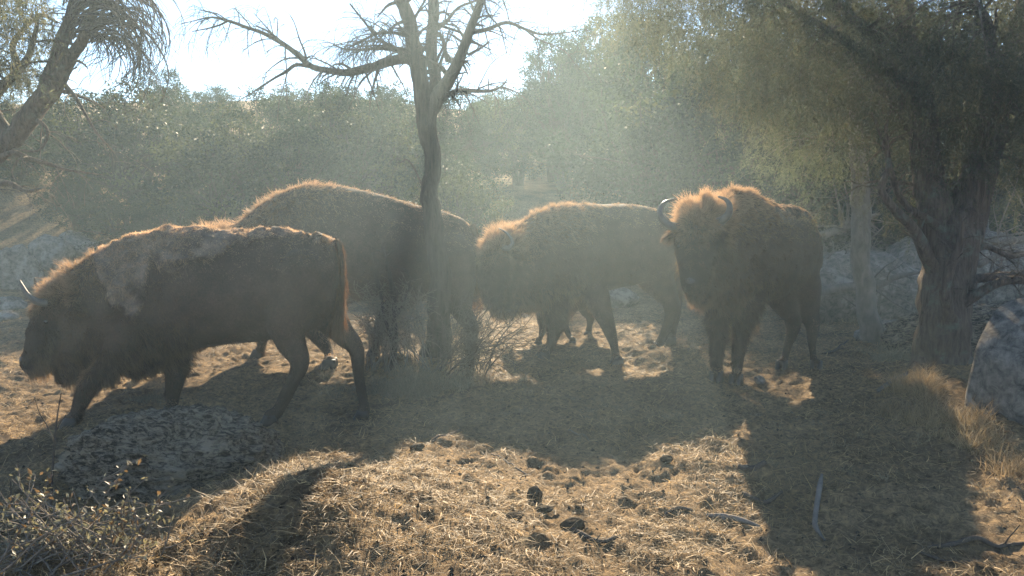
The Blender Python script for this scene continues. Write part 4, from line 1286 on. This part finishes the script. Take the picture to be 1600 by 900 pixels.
# foreground lichen rock
c = G(235, 735); rock("rock", "low rounded rock with grey lichen and fibrous cracks before the young bison", (-1.84, 3.92, float(Hbase(-1.84, 3.92)) - 0.11), (.55, .44, .34), 3, 'rockfib', 260, 0.25, None, 0.22, rough=True)
c = G(1590, 690); rock("boulder", "large grey boulder beside the big juniper trunk", (3.48, 4.75, float(Hbase(3.48, 4.75)) - .08), (.50, .42, .56), 9, 'rock', 90, 0.13, None, 0.45)
rock("boulder", "dark mossy ledge of rock behind the juniper and boulder", (5.2, 7.6, 0.0), (1.2, .6, .42), 14, 'rockfib', 160, 0.2, None, 0.35, rough=True)
rock("boulder", "broad rounded boulder between the slender trunk and the juniper", (4.9, 10.4, 0.0), (1.1, .7, .65), 21, 'rock', 70, 0.15, None, 0.5)
rock("boulder", "wide dark boulder behind the slender trunk", (5.6, 13.5, float(Hbase(5.6, 13.5))), (1.9, .9, .9), 22, 'rock', 70, 0.16, None, 0.5)
rock("boulder", "low boulder at the foot of the slender trunk", (4.35, 8.3, 0.0), (.42, .3, .22), 24, 'rock', 60, 0.2, None, 0.3)
rock("boulder", "flat topped boulder under the fallen branches", (7.0, 11.5, 0.0), (1.6, .8, .8), 25, 'rock', 60, 0.2, None, 0.4)
rock("boulder", "pale stone lying under the belly of the lowered head bison", (1.3, 11.6, 0.0), (.6, .4, .3), 27, 'rock', 50, 0.2, None, 0.3)
def rk(px, py, hw, hh, seed, label, grp=None, mat='rock'):
    p = G(px, py); s = p[1] / FPX
    rock("rock", label, p, (hw * s, hw * s * .8, hh * s), seed, mat, 44, 0.2, grp, 0.45)
rk(125, 402, 36, 24, 31, "domed dark rock above the young bison's neck")
rk(62, 416, 22, 13, 32, "small blocky rock left of the domed rock")
rk(10, 436, 16, 10, 33, "little rounded stone at the picture's left edge")
rk(16, 486, 26, 17, 34, "dark rock at the left edge level with the young bison's horn")
rk(6, 500, 24, 10, 35, "flat stone just below the dark rock at the left edge")
rk(1187, 598, 9, 9, 36, "small pyramid shaped stone by the horned bison's front hooves")
LS = ["long grey stone at the left edge, above the small blocky rock", "grey slab between the left edge and the domed rock", "stone touching the domed rock's upper side", "wide slab at the left edge under the leaning juniper", "flat slab under the leaning juniper's lowest pale branch", "thin ledge of stone high on the left slope", "farthest ledge of stone beneath the holm oaks on the left slope", "stone mostly outside the left edge of the picture", "low stone between the domed rock and the young bison's hump"]
for i, (px, py, a, b) in enumerate([(20, 385, 40, 22), (75, 378, 36, 20), (120, 372, 30, 16), (15, 350, 46, 16), (70, 345, 50, 14), (30, 325, 50, 12), (110, 340, 36, 12), (-30, 370, 40, 22), (160, 368, 26, 14)]):
    p = P(px, py, 12.5 + 1.1 * i); z = float(Hbase(p[0], p[1])); s = p[1] / FPX
    rock("rock", LS[i], (p[0], p[1], min(z, p[2]) - 0.1), (a * s, a * s * .7, b * s + max(0, (p[2] - z) * 0.5)), 50 + i, 'rock', 40, 0.25, "layered stones on the slope", 0.45)
for i, (px, py, a, b) in enumerate([(230, 378, 12, 8), (880, 500, 8, 5), (820, 496, 10, 4), (640, 500, 9, 4), (985, 470, 16, 7)]):
    rk(px, py, a, b, 70 + i, ["small stone in front of the wood", "cobble lying on the sunlit ground past the calf", "flat cobble lying past the lowered bison's beard", "small stone glimpsed through the dry bush", "low stone under the lowered bison's belly"][i])

# ------------------------------------------------------------------ fallen branches and litter
def stick(name, label, L, rads, mat='twig', twigs=3, cat="stick", lift=0.6, tl=0.12):
    """L pixel positions on the ground"""
    pts = []
    for (px, py) in L:
        p = G(px, py); pts.append(np.array([p[0], p[1], float(H(p[0], p[1]))]))
    pts = np.array(pts); pts[:, 2] = pts[:, 2] + np.array(rads) * lift
    p, r = resample(pts, np.array(rads), 5)
    hz = H(p[:, 0], p[:, 1]); p[:, 2] = np.maximum(p[:, 2], hz + r * 0.4)
    g = Geo(); g.tube(p, r, 10, 0.2)
    if twigs: droop_twigs(g, p, r, twigs, tl, 1, 0.3, 5, 1.0, 0.2)
    c = p[len(p) // 2]
    o = g.build(name, M[mat], None, c)
    tag(o, label, cat); return o
stick("stick", "pale grey upright pointing stick on the shaded ground", [(1284, 745), (1280, 770), (1274, 800), (1276, 822), (1290, 830)], [.009, .014, .013, .012, .005], 'greybark', 3, tl=.08)
stick("stick", "broken branch lying across the sunlit straw near the shadow edge", [(1104, 808), (1130, 806), (1160, 812), (1188, 818)], [.008, .014, .014, .007], 'greybark', 1)
stick("stick", "short dark stick in the straw beside the longer broken branch", [(1036, 808), (1058, 800), (1082, 802)], [.007, .012, .006], 'darktwig', 1)
stick("stick", "forked stick at the edge of the tree shadow", [(1160, 770), (1195, 776), (1222, 766)], [.014, .012, .007], 'darktwig', 2)
stick("stick", "thick short bark piece on the shaded straw", [(1152, 740), (1175, 741), (1195, 738)], [.016, .018, .014], 'darktwig', 0)
stick("stick", "long thin curved branch in the shaded corner", [(1450, 858), (1490, 856), (1525, 848), (1560, 852), (1600, 850)], [.008, .011, .012, .010, .006], 'darktwig', 4, tl=.1)
stick("stick", "straight thin twig lying below the curved branch", [(1435, 874), (1480, 880), (1540, 884)], [.006, .007, .004], 'darktwig', 2)
stick("stick", "white straight twig on the dark ground in the centre", [(768, 723), (795, 734), (824, 747)], [.0035, .0045, .003], 'greybark', 0)
stick("stick", "bent pale twig upslope of the white twig", [(888, 686), (905, 689), (925, 695), (934, 704)], [.003, .004, .004, .002], 'greybark', 0)
stick("stick", "dark broken branch on the shaded earth upslope of the dung", [(676, 704), (700, 694), (722, 684)], [.010, .014, .009], 'darktwig', 3)
stick("stick", "crooked dark stick beside the oval dung lump", [(880, 828), (905, 846), (935, 858), (965, 850)], [.008, .012, .011, .008], 'darktwig', 2)
stick("stick", "two pronged branch behind the horned bison's hind hooves", [(1285, 556), (1305, 552), (1325, 540)], [.012, .014, .006], 'darktwig', 3, tl=.2)
stick("stick", "slanting stick leaning on the grass before the juniper", [(1372, 620), (1395, 602), (1418, 588)], [.014, .018, .012], 'greybark', 1, lift=1.5)
stick("stick", "thin pale stalk lying near the bottom of the picture", [(465, 858), (485, 872), (500, 888)], [.002, .0025, .002], 'greybark', 0)

def fallen(label, L, mat='greybark', tw=16, tl=.6):
    g = Geo(); p, r = limb(g, L, 10, 5, 0.15)
    droop_twigs(g, p, r, tw, tl, 2, 0.05, 4, 1.0, 0.15)
    c = p[len(p) // 2]
    o = g.build("fallen_branch", M[mat], None, (c[0], c[1], p[:, 2].min())); tag(o, label, "branch")
fallen("pale bare fallen branch lying highest, behind the horned bison's rump", [(1275, 372, 9.6, .05), (1310, 360, 9.6, .05), (1345, 345, 9.6, .04), (1375, 335, 9.6, .02)])
fallen("thick fallen branch with stubs running behind the slender trunk", [(1270, 408, 10.5, .07), (1310, 402, 10.5, .06), (1350, 412, 10.5, .05), (1400, 420, 10.5, .03)])
fallen("long low fallen branch passing behind the slender trunk near the ground", [(1270, 460, 9.4, .05), (1320, 452, 9.4, .055), (1370, 447, 9.3, .05), (1405, 430, 9.2, .035), (1440, 425, 9.2, .02)])
fallen("dark fallen branch among the rocks beyond the juniper", [(1510, 372, 9.0, .05), (1560, 378, 9.0, .05), (1610, 370, 9.0, .05), (1660, 350, 9.0, .04)], 'twig', 22, .7)
fallen("arched dead branch at the right edge above the mossy ledge", [(1530, 415, 7.4, .03), (1560, 398, 7.4, .03), (1590, 392, 7.4, .03), (1620, 410, 7.4, .02)], 'twig', 18, .45)

def lump(label, px, py, r, seed, sc=(1, 1, .9)):
    p = G(px, py); z = float(H(p[0], p[1]))
    o = rock("dung_lump", label, (p[0], p[1], z), (r * sc[0], r * sc[1], r * sc[2]), seed, 'dung', 40, 0.18, None, 0.75, cat="dung")
lump("upright dark round dung lump on the sunlit straw", 835, 782, .042, 81, (.9, .9, 1.05))
lump("oval dark dung lump next to the crooked stick", 895, 835, .05, 82, (1.15, .8, .7))
lump("small crumbled dung lump left of the oval one", 803, 812, .035, 83, (1.2, .9, .6))
lump("flat dung lump between the round and oval lumps", 852, 802, .032, 84, (1.3, .9, .5))
lump("dark dung lump below the broken branch on shaded earth", 652, 716, .035, 85, (1.3, .9, .6))
lump("dark clod at the shadow edge right of centre", 1040, 730, .035, 86, (1.1, .9, .7))

# ------------------------------------------------------------------ straw litter, clods and grass
def litter():
    N = 210000
    # distance distribution follows the picture so that density looks even
    y = 2.3 + (10.5 - 2.3) * rng.random(N) ** 1.7
    x = (rng.random(N) * 2 - 1) * (0.75 * y + 0.4)
    dn = n2(x, y, 1.2, 3, 11) + 0.5 * n2(x, y, 5, 2, 12)
    keep = rng.random(N) < np.clip(0.55 + 1.7 * dn, 0.06, 1)
    x, y = x[keep], y[keep]; N = len(x)
    z = H(x, y)
    a = rng.random(N) * 2 * np.pi
    ln = 0.02 + 0.10 * rng.random(N) ** 2.4
    tilt = 0.36 * np.abs(rng.normal(size=N))
    d = np.stack([np.cos(a), np.sin(a), tilt], -1)
    wid = (0.0018 + 0.0030 * rng.random(N)) * (0.8 + 0.07 * y)
    t = rng.random(N)[:, None]
    c = np.array([0.22, 0.17, 0.11]) * (1 - t) + np.array([0.80, 0.57, 0.28]) * t ** 1.9
    c = c * (0.5 + 0.6 * rng.random(N))[:, None]
    V, Q, C = ribbons(np.stack([x, y, z + 0.002 + 0.006 * rng.random(N)], -1), d, ln, wid, c, 2, 0.25, 0.18, None, True)
    o = link("straw_litter", mesh_np("straw_litter", V, Q, M['straw'], C, False)); tag(o, kind='stuff')
    # crumbs of earth and dung
    N = 9000
    y = 2.3 + 7 * rng.random(N) ** 1.7; x = (rng.random(N) * 2 - 1) * (0.75 * y + 0.4); z = H(x, y)
    r = 0.003 + 0.011 * rng.random(N) ** 4
    oc = np.array([[1, 0, 0], [0, 1, 0], [-1, 0, 0], [0, -1, 0], [0, 0, .8], [0, 0, -.6]], float)
    V = np.stack([x, y, z], -1)[:, None, :] + oc[None] * r[:, None, None] * (0.6 + 0.8 * rng.random((N, 6, 1)))
    f = np.array([[0, 1, 4], [1, 2, 4], [2, 3, 4], [3, 0, 4], [1, 0, 5], [2, 1, 5], [3, 2, 5], [0, 3, 5]])
    T = (f[None] + np.arange(N)[:, None, None] * 6).reshape(-1, 3)
    c = np.array([0.05, 0.038, 0.026]) * (0.6 + 1.4 * rng.random((N, 1)))
    o = link("earth_crumbs", mesh_np("earth_crumbs", V.reshape(-1, 3), T, M['straw'], np.repeat(c, 6, axis=0), False)); tag(o, kind='stuff')
litter()

def grass(patches):
    Vs, Qs, Cs = [], [], []; off = 0
    for (cx, cy_, sx, sy, n, h, c) in patches:
        nt_ = max(1, n // 40)
        tc = np.stack([rng.normal(cx, sx, nt_), rng.normal(cy_, sy, nt_)], -1)
        i = rng.integers(0, nt_, n)
        xy = tc[i] + rng.normal(size=(n, 2)) * 0.03
        z = H(xy[:, 0], xy[:, 1])
        d = np.stack([rng.normal(size=n) * .45, rng.normal(size=n) * .45, np.ones(n)], -1)
        ln = h * (0.35 + 0.9 * rng.random(n))
        cc = np.array(c) * (0.55 + 0.8 * rng.random((n, 1)))
        V, Q, C = ribbons(np.stack([xy[:, 0], xy[:, 1], z - .005], -1), d, ln, np.full(n, .0036), cc, 4, 0.22, 0.16)
        Vs.append(V); Qs.append(Q + off); Cs.append(C); off += len(V)
    o = link("dry_grass", mesh_np("dry_grass", np.concatenate(Vs), np.concatenate(Qs), M['straw'], np.concatenate(Cs), False)); tag(o, kind='stuff')
def gp(px, py, sxp, syp, n, h, c=(0.34, 0.25, 0.14)):
    p = G(px, py); s = p[1] / FPX
    return (p[0], p[1], sxp * s, syp * s * 2.5, n, h, c)
grass([gp(1430, 622, 18, 14, 1100, .18), gp(1440, 640, 24, 8, 500, .14, (.3, .22, .13)), gp(1475, 665, 24, 12, 800, .15), gp(1530, 700, 30, 10, 700, .13, (.34, .26, .15)), gp(1585, 730, 24, 10, 400, .13), gp(180, 748, 90, 3, 500, .05, (.25, .2, .13)), gp(390, 725, 30, 5, 300, .07), gp(1400, 560, 20, 10, 900, .16, (.3, .26, .17)),
       gp(660, 598, 45, 10, 3200, .12, (.26, .22, .15)), gp(620, 612, 40, 8, 1600, .10, (.24, .2, .14)), gp(720, 600, 30, 8, 1200, .10, (.28, .22, .14)),
       gp(1320, 500, 60, 10, 1500, .14, (.3, .27, .19)), gp(430, 735, 20, 4, 220, .07), gp(235, 632, 40, 4, 500, .07, (.2, .18, .13)), gp(80, 430, 90, 10, 1500, .2, (.36, .29, .18)), gp(1070, 545, 30, 4, 500, .06, (.24, .2, .14)),
       gp(1350, 720, 120, 40, 900, .04, (.3, .25, .16)), gp(900, 650, 240, 30, 1500, .035, (.25, .21, .15))])

# ------------------------------------------------------------------ leafy shrub in the corner
def corner_shrub():
    Y0 = 2.75
    b = onground(-1.65, 2.75)
    ro = empty("oak_shrub", b); tag(ro, "small leafy oak shrub with pale green leaves in the near corner", "shrub")
    g = Geo(); ends_ = []
    for k in range(52):
        s = b + np.array([random.uniform(-.45, .35), random.uniform(-.2, .2), -0.05])
        tx = P(random.uniform(-40, 275), random.uniform(752, 880), Y0 + random.uniform(-.3, .35))
        q = [s]; cur = s.copy(); m = 8; ln = np.linalg.norm(tx - s)
        dd = (tx - s) / ln
        for i in range(m):
            dd = dd / np.linalg.norm(dd); cur = cur + dd * ln / m; q.append(cur); dd = dd + 0.22 * rand_dir(1)[0] + (tx - cur) * .3
        q = np.array(q); rr = np.linspace(.005, .0014, m + 1); g.tube(q, rr, 5, caps=False); ends_.append(q)
        droop_twigs(g, q, rr, 5, 0.10, 1, -0.1, 4, 1.0, 0.3, ends_)
    g.build("stems", M['twig'], ro)
    p0 = []
    for q in ends_:
        for i in range(2, len(q)):
            for _ in range(3 if i > 4 else 1): p0.append(q[i])
    p0 = np.array(p0); keep = rng.random(len(p0)) < 0.36; p0 = p0[keep]; N = len(p0)
    p0 = p0 + rng.normal(size=(N, 3)) * .008
    d = rng.normal(size=(N, 3)) * .8 + np.array([0, 0, .35])
    t = rng.random(N)[:, None]
    c = np.array([.11, .11, .085]) * (1 - t) + np.array([.30, .28, .20]) * t
    br = rng.random(N)[:, None] < 0.25
    c = np.where(br, np.array([[.16, .105, .06]]) * (0.6 + 0.8 * t), c)
    V, Q, C = leaf_quads(p0, d, rng.normal(size=(N, 3)) * .7 + np.array([0, 0, 1]), .014 + .020 * rng.random(N), .006 + .009 * rng.random(N), c)
    link("foliage", mesh_np("foliage", V - b, Q, M['shrubleaf'], C, False), ro)
corner_shrub()
b = onground(P(80, 770, 3.3)[0], 3.3)
st = empty("bare_sapling", b); tag(st, "thin bare upright twig rising from the corner shrub toward the walking bison's muzzle", "sapling")
g = Geo(); limb(g, [(78, 800, 3.3, .006), (82, 740, 3.3, .0052), (86, 690, 3.3, .0045), (90, 650, 3.3, .0035), (96, 614, 3.3, .002)], 8, 5)
limb(g, [(84, 690, 3.3, .003), (74, 665, 3.3, .0026), (62, 645, 3.28, .002), (54, 620, 3.26, .0012)], 6, 4)
limb(g, [(86, 680, 3.3, .003), (98, 655, 3.32, .0022), (118, 645, 3.34, .0016), (128, 632, 3.34, .001)], 6, 4)
limb(g, [(20, 810, 3.2, .004), (18, 780, 3.2, .003), (16, 752, 3.2, .002)], 6, 4)
g.build("stem", M['darktwig'], st)

# ------------------------------------------------------------------ haze
def haze(dens):
    x0, x1, y0, y1, z0, z1 = -80, 80, -6, 75, -2.0, 13.0
    v = np.array([(x, y, z) for x in (x0, x1) for y in (y0, y1) for z in (z0, z1)], float)
    f = np.array([(0, 1, 3, 2), (4, 6, 7, 5), (0, 4, 5, 1), (2, 3, 7, 6), (0, 2, 6, 4), (1, 5, 7, 3)])
    m, t, out = new_mat("haze_air")
    pv = nd(t, "ShaderNodeVolumePrincipled"); pv.inputs["Density"].default_value = dens
    pv.inputs["Color"].default_value = (0.66, 0.90, 1.0, 1); pv.inputs["Anisotropy"].default_value = 0.6
    t.links.new(pv.outputs[0], out.inputs["Volume"])
    o = link("haze", mesh_np("haze", v, f, m, None, False)); tag(o, kind='stuff')
haze(0.0007)

def glare_dust():
    """added veil over the clearing: lens glare built as a volume, partly dusty air"""
    g = Geo(); sphere(g, (1.2, 4.9, 1.2), 1.0, (6.6, 3.6, 2.3), 48)
    m, t, out = new_mat("glare_dust_air")
    pv = nd(t, "ShaderNodeVolumePrincipled"); pv.inputs["Density"].default_value = 0.0092
    pv.inputs["Color"].default_value = (0.66, 0.88, 1.0, 1); pv.inputs["Anisotropy"].default_value = 0.55
    t.links.new(pv.outputs[0], out.inputs["Volume"])
    tag(g.build("glare_dust_veil", m, None, (1.2, 4.9, 0.0)), kind='stuff')
glare_dust()
